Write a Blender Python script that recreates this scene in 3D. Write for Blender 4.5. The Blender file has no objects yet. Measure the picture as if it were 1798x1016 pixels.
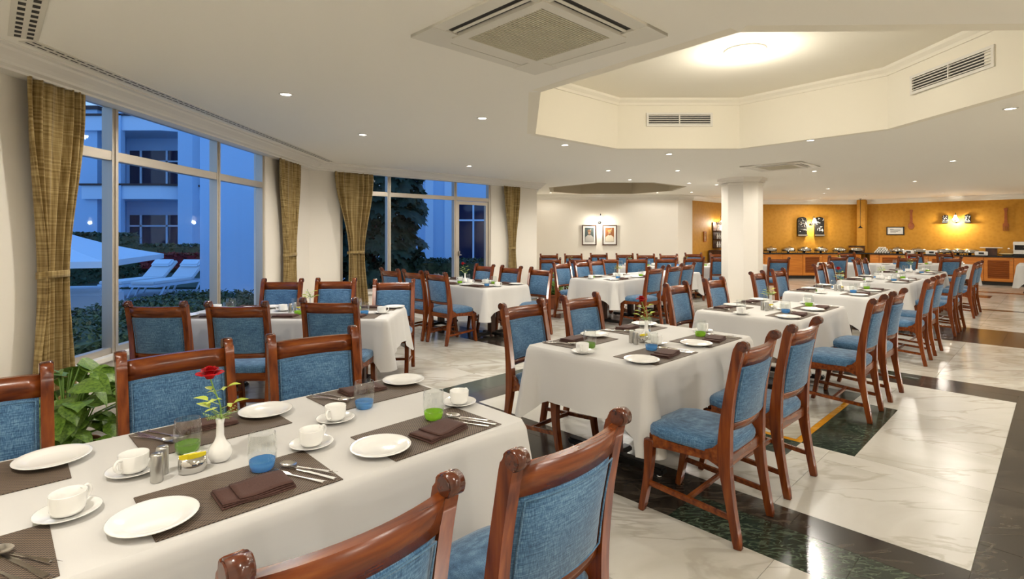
import bpy, bmesh, math, random
from mathutils import Vector, Matrix, Euler
random.seed(7)
PI = math.pi
sc = bpy.context.scene
C = sc.collection
# ------------------------------------------------------------------ camera
cd = bpy.data.cameras.new('camera'); cam = bpy.data.objects.new('camera', cd); C.objects.link(cam)
cam.location = (0, 0, 1.534); cam.rotation_euler = (PI/2, 0, 0)
cd.sensor_width = 36; cd.lens = 942/1798*36; cd.shift_y = -98/1798; cd.clip_start = 0.05
sc.camera = cam
# ------------------------------------------------------------------ world: dusk sky
w = bpy.data.worlds.new('dusk_sky'); sc.world = w; w.use_nodes = True
wt = w.node_tree; bg = wt.nodes['Background']
tc = wt.nodes.new('ShaderNodeTexCoord'); sp = wt.nodes.new('ShaderNodeSeparateXYZ'); cr = wt.nodes.new('ShaderNodeValToRGB')
wt.links.new(tc.outputs['Generated'], sp.inputs[0]); wt.links.new(sp.outputs['Z'], cr.inputs[0]); wt.links.new(cr.outputs[0], bg.inputs[0])
cr.color_ramp.elements[0].position = 0.0; cr.color_ramp.elements[0].color = (0.34, 0.57, 0.94, 1)
cr.color_ramp.elements[1].position = 0.8; cr.color_ramp.elements[1].color = (0.11, 0.32, 0.80, 1)
bg.inputs[1].default_value = 0.80
vs = sc.view_settings
vs.view_transform = 'Standard'; vs.look = 'None'; vs.gamma = 1; vs.exposure = 0.72; vs.use_curve_mapping = False
sc.display_settings.display_device = 'sRGB'
DOWN_W = 62.0          # watts of one recessed downlight
WARM = (1.0, 0.94, 0.84)

# ------------------------------------------------------------------ geometry helpers
UX, UY = 0.716, 0.698
def G(u, v): return (UX*u - UY*v, UY*u + UX*v)          # room grid -> world
A_U = math.atan2(UY, UX)                                # direction of the u axis
A_V = A_U + PI/2
CEIL = 2.72

class MB:
    def __init__(s): s.bm = bmesh.new(); s.mi = 0
    def _f(s, vs_, smooth=False):
        try:
            f = s.bm.faces.new(vs_); f.material_index = s.mi; f.smooth = smooth; return f
        except ValueError: return None
    def box(s, c, d, rz=0, bev=0, M=None):
        x, y, z = d[0]/2, d[1]/2, d[2]/2
        m = Matrix.Translation(Vector(c)) @ Matrix.Rotation(rz, 4, 'Z')
        if M is not None: m = M @ m
        v = [s.bm.verts.new(m @ Vector((a*x, b*y, k*z))) for k in (-1, 1) for a, b in ((-1,-1),(1,-1),(1,1),(-1,1))]
        fs = [s._f([v[i] for i in q]) for q in ((3,2,1,0),(4,5,6,7),(0,1,5,4),(1,2,6,5),(2,3,7,6),(3,0,4,7))]
        if bev > 0:
            es = list({e for f in fs for e in f.edges})
            r = bmesh.ops.bevel(s.bm, geom=es, offset=bev, segments=2, affect='EDGES', clamp_overlap=True)
            for f in r['faces']: f.material_index = s.mi
        return s
    def prism(s, pts, a, b, axis='x', bev=0, M=None):
        """extrude a 2D outline from a to b along axis; pts in the other two coordinates"""
        def mk(p, t):
            if axis == 'x': q = Vector((t, p[0], p[1]))
            elif axis == 'y': q = Vector((p[0], t, p[1]))
            else: q = Vector((p[0], p[1], t))
            return M @ q if M is not None else q
        va = [s.bm.verts.new(mk(p, a)) for p in pts]; vb = [s.bm.verts.new(mk(p, b)) for p in pts]
        n = len(pts); fa = s._f(va[::-1]); fb = s._f(vb)
        for i in range(n): s._f([va[i], va[(i+1) % n], vb[(i+1) % n], vb[i]], n > 12)
        if bev > 0:
            es = [e for f in (fa, fb) for e in f.edges]
            bmesh.ops.bevel(s.bm, geom=es, offset=bev, segments=2, affect='EDGES', clamp_overlap=True)
        return s
    def lathe(s, prof, c=(0,0,0), n=24, smooth=True, M=None, sx=1, sy=1):
        rings = []
        for r, z in prof:
            if r < 1e-6:
                p = Vector((c[0], c[1], c[2]+z)); rings.append([s.bm.verts.new(M @ p if M is not None else p)])
            else:
                L = []
                for i in range(n):
                    t = 2*PI*i/n; p = Vector((c[0]+r*sx*math.cos(t), c[1]+r*sy*math.sin(t), c[2]+z))
                    L.append(s.bm.verts.new(M @ p if M is not None else p))
                rings.append(L)
        for A, B in zip(rings, rings[1:]):
            for i in range(n):
                j = (i+1) % n
                if len(A) == 1 and len(B) == 1: continue
                if len(A) == 1: s._f([A[0], B[j], B[i]], smooth)
                elif len(B) == 1: s._f([A[i], A[j], B[0]], smooth)
                else: s._f([A[i], A[j], B[j], B[i]], smooth)
        return s
    def tube(s, pts, r, n=8, cap=True, M=None):
        pts = [Vector(p) for p in pts]; rings = []
        rr = r if isinstance(r, (list, tuple)) else [r]*len(pts)
        up = None
        for i, p in enumerate(pts):
            d = (pts[min(i+1, len(pts)-1)] - pts[max(i-1, 0)]).normalized()
            if up is None: up = d.orthogonal().normalized()
            up = (up - d*up.dot(d)).normalized(); q = d.cross(up)
            L = []
            for k in range(n):
                t = 2*PI*k/n; x = p + (up*math.cos(t) + q*math.sin(t))*rr[i]
                L.append(s.bm.verts.new(M @ x if M is not None else x))
            rings.append(L)
        for A, B in zip(rings, rings[1:]):
            for k in range(n): s._f([A[k], A[(k+1) % n], B[(k+1) % n], B[k]], True)
        if cap: s._f(rings[0][::-1]); s._f(rings[-1])
        return s
    def grid(s, fn, nu, nv, smooth=True, flip=False):
        R = [[s.bm.verts.new(fn(i/nu, j/nv)) for j in range(nv+1)] for i in range(nu+1)]
        for i in range(nu):
            for j in range(nv):
                q = [R[i][j], R[i+1][j], R[i+1][j+1], R[i][j+1]]
                s._f(q[::-1] if flip else q, smooth)
        return R
    def mesh(s, name, mats):
        me = bpy.data.meshes.new(name)
        bmesh.ops.recalc_face_normals(s.bm, faces=s.bm.faces[:]); s.bm.to_mesh(me); s.bm.free()
        for m in (mats if isinstance(mats, (list, tuple)) else [mats]): me.materials.append(m)
        return me
    def build(s, name, mats, parent=None, loc=None, rz=None):
        return obj(name, s.mesh(name, mats), parent, loc, rz)

def obj(name, me, parent=None, loc=None, rz=None):
    o = bpy.data.objects.new(name, me); C.objects.link(o)
    if parent is not None: o.parent = parent
    if loc is not None: o.location = loc
    if rz is not None: o.rotation_euler[2] = rz
    return o
def tag(o, label, cat, group=None, kind=None):
    if label: o['label'] = label
    if cat: o['category'] = cat
    if group: o['group'] = group
    if kind: o['kind'] = kind
    return o
def thing(name, label, cat, loc=(0,0,0), rz=0, group=None):
    o = bpy.data.objects.new(name, None); C.objects.link(o); o.empty_display_size = .1
    o.location = loc; o.rotation_euler = (0, 0, rz)
    return tag(o, label, cat, group)
def struct(o): o['kind'] = 'structure'; return o
KIDS = {}
def dup(root, loc, rz, label, group=None):
    r = root.copy(); C.objects.link(r); r.location = loc; r.rotation_euler = (0, 0, rz); r['label'] = label
    if group: r['group'] = group
    if root not in KIDS: KIDS[root] = [(c, list(c.children)) for c in root.children]
    for ch, gs in KIDS[root]:
        c = ch.copy(); C.objects.link(c); c.parent = r
        for g in gs: d = g.copy(); C.objects.link(d); d.parent = c
    return r
class Proto:
    """first use moves the original, later uses copy it"""
    def __init__(s, root): s.root = root; s.used = False
    def put(s, loc, rz, label, group=None):
        if not s.used:
            s.used = True; r = s.root; KIDS[r] = [(c, list(c.children)) for c in r.children]
            r.location = loc; r.rotation_euler = (0, 0, rz); r['label'] = label
            if group: r['group'] = group
            return r
        return dup(s.root, loc, rz, label, group)

# ------------------------------------------------------------------ materials
def mat(name, col, rough=.5, metal=0, spec=.5, **k):
    m = bpy.data.materials.new(name); m.use_nodes = True; b = m.node_tree.nodes['Principled BSDF']
    b.inputs['Base Color'].default_value = (*col, 1); b.inputs['Roughness'].default_value = rough
    b.inputs['Metallic'].default_value = metal; b.inputs['Specular IOR Level'].default_value = spec
    for a, v in k.items(): b.inputs[a.replace('_', ' ')].default_value = v
    return m
def nd(m, t, **k):
    n = m.node_tree.nodes.new(t)
    for a, v in k.items():
        if hasattr(n, a): setattr(n, a, v)
        else: n.inputs[a.replace('_', ' ')].default_value = v
    return n
def lk(m, a, b): m.node_tree.links.new(a, b)
def ramp(m, stops):
    n = nd(m, 'ShaderNodeValToRGB'); e = n.color_ramp.elements
    while len(e) < len(stops): e.new(.5)
    for x, (p, c) in zip(e, stops): x.position = p; x.color = (*c, 1)
    return n
def coords(m, scale, geo=False, rnd=0):
    tcn = nd(m, 'ShaderNodeNewGeometry').outputs['Position'] if geo else nd(m, 'ShaderNodeTexCoord').outputs['Object']
    mp = nd(m, 'ShaderNodeMapping'); mp.inputs['Scale'].default_value = scale; lk(m, tcn, mp.inputs[0])
    if rnd:
        oi = nd(m, 'ShaderNodeObjectInfo'); mu = nd(m, 'ShaderNodeMath', operation='MULTIPLY'); mu.inputs[1].default_value = rnd
        lk(m, oi.outputs['Random'], mu.inputs[0]); cb = nd(m, 'ShaderNodeCombineXYZ')
        for i in range(3): lk(m, mu.outputs[0], cb.inputs[i])
        lk(m, cb.outputs[0], mp.inputs['Location'])
    return mp.outputs[0]
def bsdf(m): return m.node_tree.nodes['Principled BSDF']
def bump(m, h, strength=.3, dist=.002):
    b = nd(m, 'ShaderNodeBump'); b.inputs['Strength'].default_value = strength; b.inputs['Distance'].default_value = dist
    lk(m, h, b.inputs['Height']); lk(m, b.outputs[0], bsdf(m).inputs['Normal'])
def noisy(name, stops, scale, rough=.5, nscale=1, detail=4, geo=False, bmp=0, rnd=0, **k):
    m = mat(name, stops[0][1], rough, **k); v = coords(m, scale, geo, rnd)
    n = nd(m, 'ShaderNodeTexNoise'); n.inputs['Scale'].default_value = nscale; n.inputs['Detail'].default_value = detail
    lk(m, v, n.inputs['Vector']); r = ramp(m, stops); lk(m, n.outputs[0], r.inputs[0]); lk(m, r.outputs[0], bsdf(m).inputs['Base Color'])
    if bmp: bump(m, n.outputs[0], bmp)
    return m
M = {}
M['wood'] = noisy('polished_mahogany', [(.3, (.075, .014, .004)), (.55, (.17, .038, .007)), (.8, (.265, .075, .013))], (30, 30, 3), .25, nscale=1.3, detail=5, spec=.35, rnd=9, Coat_Weight=.12, Coat_Roughness=.2)
M['wood_rail'] = noisy('polished_mahogany_cross_grain', [(.3, (.075, .015, .004)), (.55, (.175, .040, .007)), (.8, (.27, .080, .014))], (3, 30, 30), .25, nscale=1.3, detail=5, spec=.35, rnd=9, Coat_Weight=.12, Coat_Roughness=.2)
M['end_grain'] = noisy('dark_turned_wood', [(.3, (.045, .010, .004)), (.7, (.12, .027, .008))], (8, 60, 60), .2, 1, 4, Coat_Weight=.4)
def woven(name, dark, mid, light, s=170, rough=.85):
    m = mat(name, mid, rough, spec=.15, Sheen_Weight=.25, Sheen_Roughness=.5)
    n1 = nd(m, 'ShaderNodeTexNoise'); n2 = nd(m, 'ShaderNodeTexNoise'); n3 = nd(m, 'ShaderNodeTexNoise')
    for n, scl in ((n1, (s*2.2, s*2.2, s*.12)), (n2, (s*.12, s*.12, s*2.2)), (n3, (7, 7, 7))):
        n.inputs['Scale'].default_value = 1; n.inputs['Detail'].default_value = 2; lk(m, coords(m, scl, rnd=5), n.inputs['Vector'])
    a = nd(m, 'ShaderNodeMath', operation='ADD'); lk(m, n1.outputs[0], a.inputs[0]); lk(m, n2.outputs[0], a.inputs[1])
    b = nd(m, 'ShaderNodeMath', operation='MULTIPLY_ADD'); lk(m, n3.outputs[0], b.inputs[0]); b.inputs[1].default_value = .35; lk(m, a.outputs[0], b.inputs[2])
    c = nd(m, 'ShaderNodeMath', operation='MULTIPLY'); lk(m, b.outputs[0], c.inputs[0]); c.inputs[1].default_value = .43
    r = ramp(m, [(.34, dark), (.5, mid), (.68, light)]); lk(m, c.outputs[0], r.inputs[0]); lk(m, r.outputs[0], bsdf(m).inputs['Base Color'])
    bump(m, c.outputs[0], .35, .003); return m
M['blue'] = woven('blue_woven_upholstery', (.016, .050, .105), (.055, .135, .250), (.18, .32, .46))
M['piping'] = woven('blue_piping_cord', (.03, .08, .15), (.07, .16, .27), (.16, .29, .42))
M['cloth'] = noisy('white_tablecloth', [(.35, (.565, .55, .53)), (.65, (.61, .598, .578))], (2, 2, 2), .8, 1, 2, bmp=.1)
M['china'] = mat('white_china', (.85, .84, .81), .12, Coat_Weight=.3)
M['steel'] = mat('polished_steel', (.62, .61, .59), .14, 1)
M['brushed'] = mat('brushed_steel', (.52, .51, .48), .3, 1)
M['chrome'] = mat('chrome', (.58, .57, .55), .10, 1)
M['silver'] = mat('bright_silverware', (.72, .69, .65), .2, 1)
M['napkin'] = noisy('dark_brown_napkin_cotton', [(.3, (.055, .022, .016)), (.7, (.085, .036, .026))], (300, 300, 300), .85, 1, 2, bmp=.2)
def matweave():
    m = mat('woven_brown_placemat', (.1, .07, .05), .7)
    v = coords(m, (1, 1, 1)); ch = nd(m, 'ShaderNodeTexChecker'); ch.inputs['Scale'].default_value = 190
    ch.inputs['Color1'].default_value = (.035, .024, .018, 1); ch.inputs['Color2'].default_value = (.175, .125, .085, 1)
    lk(m, v, ch.inputs['Vector']); lk(m, ch.outputs[0], bsdf(m).inputs['Base Color']); bump(m, ch.outputs['Fac'], .5, .002); return m
M['mat'] = matweave()
M['matedge'] = mat('placemat_edge', (.03, .02, .015), .8)
def clear_glass(name, tint=(1, 1, 1), f0=.04, gl=.02, rim=1.0):
    m = bpy.data.materials.new(name); m.use_nodes = True; t = m.node_tree; t.nodes.clear()
    o = t.nodes.new('ShaderNodeOutputMaterial'); tr = t.nodes.new('ShaderNodeBsdfTransparent'); tr.inputs[0].default_value = (*tint, 1)
    g = t.nodes.new('ShaderNodeBsdfGlossy'); g.inputs['Roughness'].default_value = gl; g.inputs[0].default_value = (1, 1, 1, 1)
    fr = t.nodes.new('ShaderNodeLayerWeight'); fr.inputs[0].default_value = .5
    pw = t.nodes.new('ShaderNodeMath'); pw.operation = 'POWER'; pw.inputs[1].default_value = 4.5
    ad = t.nodes.new('ShaderNodeMath'); ad.operation = 'MULTIPLY_ADD'; ad.inputs[1].default_value = rim; ad.inputs[2].default_value = f0; ad.use_clamp = True
    mx = t.nodes.new('ShaderNodeMixShader'); t.links.new(fr.outputs['Facing'], pw.inputs[0]); t.links.new(pw.outputs[0], ad.inputs[0]); t.links.new(ad.outputs[0], mx.inputs[0])
    t.links.new(tr.outputs[0], mx.inputs[1]); t.links.new(g.outputs[0], mx.inputs[2]); t.links.new(mx.outputs[0], o.inputs[0]); return m
M['glass'] = clear_glass('drinking_glass', (.965, .975, .97), .045, .02, .9)
M['pane'] = clear_glass('window_glass', (.98, .99, 1), .006, .01, .10)
M['wblue'] = mat('blue_glass_base', (.14, .45, .90), .05, Transmission_Weight=.6, IOR=1.25)
M['wgreen'] = mat('green_glass_base', (.42, .80, .06), .05, Transmission_Weight=.6, IOR=1.25)
M['wdim'] = mat('dark_green_glass_base', (.25, .5, .06), .05, Transmission_Weight=.6, IOR=1.25)
M['ceil'] = mat('ceiling_paint', (.93, .90, .815), .8, spec=.2)
M['recess'] = mat('recess_paint', (.90, .85, .72), .75, spec=.2)
M['wall'] = noisy('cream_wall_paint', [(.4, (.84, .79, .70)), (.6, (.86, .81, .725))], (1, 1, 1), .7, .6, 2, spec=.25)
M['white'] = mat('white_trim_paint', (.80, .77, .70), .5)
def ochre():
    m = mat('ochre_patterned_wallpaper', (.55, .26, .03), .6, spec=.3)
    v = nd(m, 'ShaderNodeTexVoronoi'); v.inputs['Scale'].default_value = 11; lk(m, coords(m, (1, 1, 1)), v.inputs['Vector'])
    r = ramp(m, [(.15, (.47, .215, .017)), (.5, (.51, .24, .022)), (.8, (.53, .255, .027))]); lk(m, v.outputs['Distance'], r.inputs[0]); lk(m, r.outputs[0], bsdf(m).inputs['Base Color']); return m
M['ochre'] = ochre()
M['frame'] = mat('champagne_aluminium', (.50, .45, .38), .35, .5)
M['slot'] = mat('dark_slot', (.025, .022, .018), .7)
M['acplastic'] = mat('aged_white_plastic', (.74, .71, .62), .45)
M['acgrille'] = mat('grille_beige_plastic', (.62, .58, .44), .5)
M['black'] = mat('black_metal', (.02, .018, .016), .35, .5)
M['darkwood'] = noisy('dark_table_wood', [(.3, (.035, .012, .006)), (.7, (.08, .03, .014))], (20, 20, 3), .35)
M['granite'] = noisy('black_granite', [(.3, (.01, .01, .01)), (.7, (.035, .035, .035))], (40, 40, 40), .1)
M['cab'] = noisy('honey_teak_cabinet', [(.3, (.48, .14, .012)), (.7, (.66, .24, .03))], (2, 2, 25), .4, 1.2)
M['louvre'] = noisy('red_brown_louvre', [(.3, (.27, .065, .01)), (.7, (.38, .11, .02))], (2, 2, 25), .45, 1.2)
M['brass'] = mat('brass', (.75, .55, .2), .25, 1)
M['leaf'] = noisy('pothos_leaf', [(.3, (.035, .10, .008)), (.7, (.19, .33, .04))], (9, 9, 9), .4, 1.2, rnd=4)
M['leaf2'] = noisy('green_sprig', [(.3, (.12, .26, .03)), (.7, (.35, .50, .10))], (20, 20, 20), .5)
M['yellowleaf'] = mat('yellow_green_leaf', (.45, .55, .06), .5)
M['rose'] = noisy('rose_petal', [(.3, (.22, .001, .004)), (.7, (.48, .004, .008))], (60, 60, 60), .7, spec=.15)
M['stem'] = mat('flower_stem', (.16, .30, .05), .5)
M['terracotta'] = mat('terracotta', (.35, .10, .04), .7)
M['soil'] = mat('soil', (.03, .02, .012), .9)
M['yellow'] = mat('yellow_sachet', (.85, .70, .03), .5)
M['paper'] = mat('white_paper', (.8, .8, .76), .6)
def plaid():
    m = mat('olive_gold_curtain', (.3, .22, .09), .85, spec=.1, Sheen_Weight=.2)
    outs = []
    for scl in ((60, 60, 2.5), (2.5, 2.5, 75)):
        n = nd(m, 'ShaderNodeTexNoise'); n.inputs['Scale'].default_value = 1; n.inputs['Detail'].default_value = 3
        lk(m, coords(m, scl), n.inputs['Vector']); outs.append(n.outputs[0])
    a = nd(m, 'ShaderNodeMath', operation='ADD'); lk(m, outs[0], a.inputs[0]); lk(m, outs[1], a.inputs[1])
    h = nd(m, 'ShaderNodeMath', operation='MULTIPLY'); lk(m, a.outputs[0], h.inputs[0]); h.inputs[1].default_value = .5
    r = ramp(m, [(.36, (.17, .11, .038)), (.5, (.32, .225, .09)), (.64, (.50, .38, .18))]); lk(m, h.outputs[0], r.inputs[0]); lk(m, r.outputs[0], bsdf(m).inputs['Base Color']); return m
M['curtain'] = plaid()
def marble(name, base, tone, vein, rough=.09, vs_=1.6, vw=.03, spec=.5):
    m = mat(name, base, rough, spec=spec); co = coords(m, (1, 1, 1), True, 37)
    n = nd(m, 'ShaderNodeTexNoise'); n.inputs['Scale'].default_value = 1.3; n.inputs['Detail'].default_value = 6; n.inputs['Distortion'].default_value = 1.2; lk(m, co, n.inputs['Vector'])
    r = ramp(m, [(.3, tone), (.6, base)]); lk(m, n.outputs[0], r.inputs[0])
    mp = nd(m, 'ShaderNodeMapping'); mp.inputs['Rotation'].default_value = (0, 0, .5); mp.inputs['Scale'].default_value = (1, 3.2, 1); lk(m, co, mp.inputs[0])
    n2 = nd(m, 'ShaderNodeTexNoise'); n2.inputs['Scale'].default_value = vs_; n2.inputs['Detail'].default_value = 8; n2.inputs['Distortion'].default_value = 1.0; lk(m, mp.outputs[0], n2.inputs['Vector'])
    r2 = ramp(m, [(.5-vw*2, (0, 0, 0)), (.5-vw*.3, (1, 1, 1)), (.5+vw*.3, (1, 1, 1)), (.5+vw*2, (0, 0, 0))]); lk(m, n2.outputs[0], r2.inputs[0])
    mul = nd(m, 'ShaderNodeMath', operation='MULTIPLY'); lk(m, r2.outputs[0], mul.inputs[0]); lk(m, n.outputs[0], mul.inputs[1])
    mx = nd(m, 'ShaderNodeMixRGB'); lk(m, mul.outputs[0], mx.inputs[0]); lk(m, r.outputs[0], mx.inputs[1]); mx.inputs[2].default_value = (*vein, 1)
    lk(m, mx.outputs[0], bsdf(m).inputs['Base Color']); return m
M['marble'] = marble('white_marble', (.61, .585, .53), (.42, .39, .32), (.31, .275, .22), .19, 1.1, .022, .32)
M['marble_field'] = marble('bright_white_marble', (.58, .56, .51), (.48, .455, .395), (.38, .34, .27), .27, spec=.28, vs_=.7, vw=.010)
M['green'] = marble('green_marble', (.022, .034, .022), (.012, .018, .012), (.15, .19, .13), .16, 9, .018)
M['dark'] = marble('black_brown_marble', (.040, .031, .023), (.022, .017, .013), (.10, .08, .06), .16, 2, .02)
M['amber'] = marble('amber_marble', (.62, .28, .02), (.5, .2, .015), (.7, .4, .1), .08)
M['grout'] = mat('grout', (.30, .26, .20), .8)
def emis(name, col, st):
    m = bpy.data.materials.new(name); m.use_nodes = True; b = m.node_tree.nodes['Principled BSDF']
    b.inputs['Emission Color'].default_value = (*col, 1); b.inputs['Emission Strength'].default_value = st; b.inputs['Base Color'].default_value = (*col, 1); return m
M['lamp'] = emis('lit_lamp_lens', (1, .93, .8), 12)
M['biglamp'] = emis('lit_large_lens', (1, .93, .78), 5)
M['shade'] = emis('lit_opal_glass_shade', (1, .92, .78), 5)
# ------------------------------------------------------------------ lights (lamps in the room, plus added unseen fill spots)
def spot(name, loc, watts, deg=172, blend=.35, r=.05, col=WARM):
    l = bpy.data.lights.new(name, 'SPOT'); l.energy = watts; l.spot_size = math.radians(deg); l.spot_blend = blend; l.shadow_soft_size = r; l.color = col
    o = bpy.data.objects.new(name, l); C.objects.link(o); o.location = loc; return o
def point(name, loc, watts, r=.05, col=WARM):
    l = bpy.data.lights.new(name, 'POINT'); l.energy = watts; l.shadow_soft_size = r; l.color = col
    o = bpy.data.objects.new(name, l); C.objects.link(o); o.location = loc; return o

# ================================================================== SETTING
def extr(mb, p0, p1, z0, z1, t, out):
    """box between plan points p0,p1 thickened by t towards 'out' side (+1 = left of direction)"""
    a, b = Vector(p0), Vector(p1); d = (b-a).normalized(); n = Vector((-d.y, d.x))*out*t
    mb.prism([tuple(a), tuple(b), tuple(b+n), tuple(a+n)], z0, z1, 'z')
W1X = -3.4
c01 = (W1X, (-.75-UX*W1X)/UY)       # corner behind camera left
c12 = (W1X, 9.0)
def w2(t, off=0): return (W1X+UX*t+UY*off, 9.0+UY*t-UX*off)   # off>0 = into the room
c23 = w2(5.58); c34 = (c23[0], 16.4); c45 = (5.07, 16.4); c56 = (5.6, 16.66); c67 = (7.9, 18.9); c78 = (12.34, 18.9)
c89 = G(22.03, -3.5); c90 = G(-.75, -3.5)
SILL1, SILL2, WT = .50, .46, 2.665
def wall(name, segs, m): 
    mb = MB()
    for p0, p1, z0, z1 in segs: extr(mb, p0, p1, z0, z1, .16, 1)
    return struct(mb.build(name, m))
HT = CEIL+.02
WY0, WY1 = 3.97, 7.40
wall('wall_left', [(c01, (W1X, WY0), 0, HT), ((W1X, WY0), (W1X, WY1), 0, SILL1), ((W1X, WY0), (W1X, WY1), WT, HT), ((W1X, WY1), c12, 0, HT)], M['wall'])
T0, T1_, TS = .55, 4.1, .46
wall('wall_garden', [(c12, w2(T0), 0, HT), (w2(T0), w2(3.12), 0, TS), (w2(T0), w2(T1_), WT+.04, HT), (w2(T1_), c23, 0, HT)], M['wall'])
wall('wall_alcove', [(c23, c34, 0, HT)], M['wall'])
wall('wall_back', [(c34, c45, 0, HT), (c45, c56, 0, HT)], M['wall'])
wall('wall_bar', [(c56, c67, 0, HT)], M['ochre'])
wall('wall_buffet', [(c67, c78, 0, HT)], M['ochre'])
wall('wall_right', [(c78, c89, 0, HT)], M['ochre'])
wall('wall_near_right', [(c89, c90, 0, HT)], M['wall'])
wall('wall_near', [(c90, c01, 0, HT)], M['wall'])
# pilaster in the buffet corner
mb = MB(); mb.box((12.24, 18.76, 1.36), (.26, .26, 2.7), A_U, .01); struct(mb.build('trim_pilaster', M['ochre']))
# crown along the window walls and at the far walls
def run(mb, pts, prof, closed=False):
    """sweep profile (offset into room, z) along plan polyline, room on the right of the direction"""
    P = [Vector(p) for p in pts]; n = len(P); rings = []
    for i in range(n):
        d1 = (P[i]-P[i-1]).normalized() if (i > 0 or closed) else None
        d2 = (P[(i+1) % n]-P[i]).normalized() if (i < n-1 or closed) else None
        d1 = d1 or d2; d2 = d2 or d1
        n1 = Vector((d1.y, -d1.x)); n2 = Vector((d2.y, -d2.x)); b = (n1+n2).normalized(); k = 1/max(.3, b.dot(n1))
        rings.append([mb.bm.verts.new((P[i].x+b.x*k*o, P[i].y+b.y*k*o, z)) for o, z in prof])
    m_ = len(prof)
    for i in range(n if closed else n-1):
        A, B = rings[i], rings[(i+1) % n]
        for j in range(m_): mb._f([A[j], B[j], B[(j+1) % m_], A[(j+1) % m_]])
    if not closed: mb._f(rings[0]); mb._f(rings[-1][::-1])
bigcrown = [(0, CEIL+.01), (.30, CEIL+.01), (.30, 2.705), (.27, 2.70), (.26, 2.685), (.21, 2.66), (.18, 2.64), (.17, 2.625), (.13, 2.615), (.125, 2.60), (0, 2.60)]
mb = MB(); run(mb, [c01, c12, c23], bigcrown); struct(mb.build('trim_1', M['white']))
crown = [(0, CEIL+.01), (.13, CEIL+.01), (.13, 2.70), (.10, 2.69), (.06, 2.64), (.05, 2.60), (.03, 2.59), (.025, 2.565), (0, 2.565)]
mb = MB(); run(mb, [c23, c34, c45, c56, c67, c78, c89, c90, c01], crown); struct(mb.build('trim_2', M['white']))
base = [(0, 0), (.02, 0), (.02, .09), (.015, .1), (0, .1)]
mb = MB(); run(mb, [c01, c12, w2(3.12)], base); struct(mb.build('baseboard_left', M['white']))
mb = MB(); run(mb, [w2(T1_), c23, c34, c45, c56], base); struct(mb.build('baseboard_back', M['white']))
# ceiling with two octagonal recesses
OCT1 = [(.24, 4.50), (.28, 6.38), (1.47, 7.48), (3.17, 7.48), (4.26, 6.08), (4.24, 4.36), (3.02, 3.13), (1.34, 3.16)]
OCT2 = [(1.99, 12.45), (3.3, 12.45), (4.4, 13.5), (4.45, 14.9), (3.6, 16.05), (2.0, 16.05), (1.08, 15.2), (.95, 13.8)]
def ceiling_mesh():
    bm = bmesh.new(); es = []
    def loop(pts, z):
        v = [bm.verts.new((x, y, z)) for x, y in pts]
        return [bm.edges.new((v[i], v[(i+1) % len(v)])) for i in range(len(v))]
    k_ = .15
    es += loop([(W1X-k_, c01[1]-.2), (W1X-k_, 9.07), (c23[0]-k_, 12.95), (c34[0]-k_, 16.55), (5.03, 16.55), (5.5, 16.8), (7.84, 19.05), (12.5, 19.05), (c89[0]+.3, c89[1]-.1), (c90[0]+.2, c90[1]-.25)], CEIL)
    es += loop(OCT1, CEIL); es += loop(OCT2, CEIL)
    bmesh.ops.triangle_fill(bm, use_beauty=True, use_dissolve=False, edges=es)
    me = bpy.data.meshes.new('ceiling')
    bmesh.ops.recalc_face_normals(bm, faces=bm.faces[:]); bm.to_mesh(me); bm.free(); me.materials.append(M['ceil']); return me
struct(obj('ceiling', ceiling_mesh()))
def recess(name, poly, depth, m):
    mb = MB(); n = len(poly)
    for i in range(n):
        extr(mb, poly[i], poly[(i+1) % n], CEIL-.0005, CEIL+depth, .1, 1)
    cx = sum(p[0] for p in poly)/n; cy = sum(p[1] for p in poly)/n
    mb.prism([(cx+(p[0]-cx)*1.06, cy+(p[1]-cy)*1.06) for p in poly], CEIL+depth-.001, CEIL+depth+.05, 'z')
    z = CEIL+depth
    if depth > .6:
        run(mb, poly, [(0, z-.09), (.02, z-.09), (.03, z-.06), (.07, z-.03), (.08, z+.01), (0, z+.01)], True)
    return struct(mb.build(name, m))
recess('trim_recess', OCT1, .69, M['recess']); recess('trim_recess_far', OCT2, .42, mat('recess_unlit_tone', (.46, .40, .29), .8))  # far recess: the shade of its unlit inside is put into the colour
# octagonal column
def regoct(cx, cy, r, rot): return [(cx+r*math.cos(rot+i*PI/4), cy+r*math.sin(rot+i*PI/4)) for i in range(8)]
mb = MB(); cx, cy = 4.98, 11.62
mb.prism(regoct(cx, cy, .415, .45), 0, 2.62, 'z')
for r, z0, z1 in ((.435, 2.56, 2.60), (.46, 2.62, 2.66), (.50, 2.66, 2.73), (.44, 0, .10)): mb.prism(regoct(cx, cy, r, .45), z0, z1, 'z')
o = mb.build('column', M['wall']); tag(o, 'pale octagonal column with moulded capital standing in the dining room', 'column')

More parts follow.
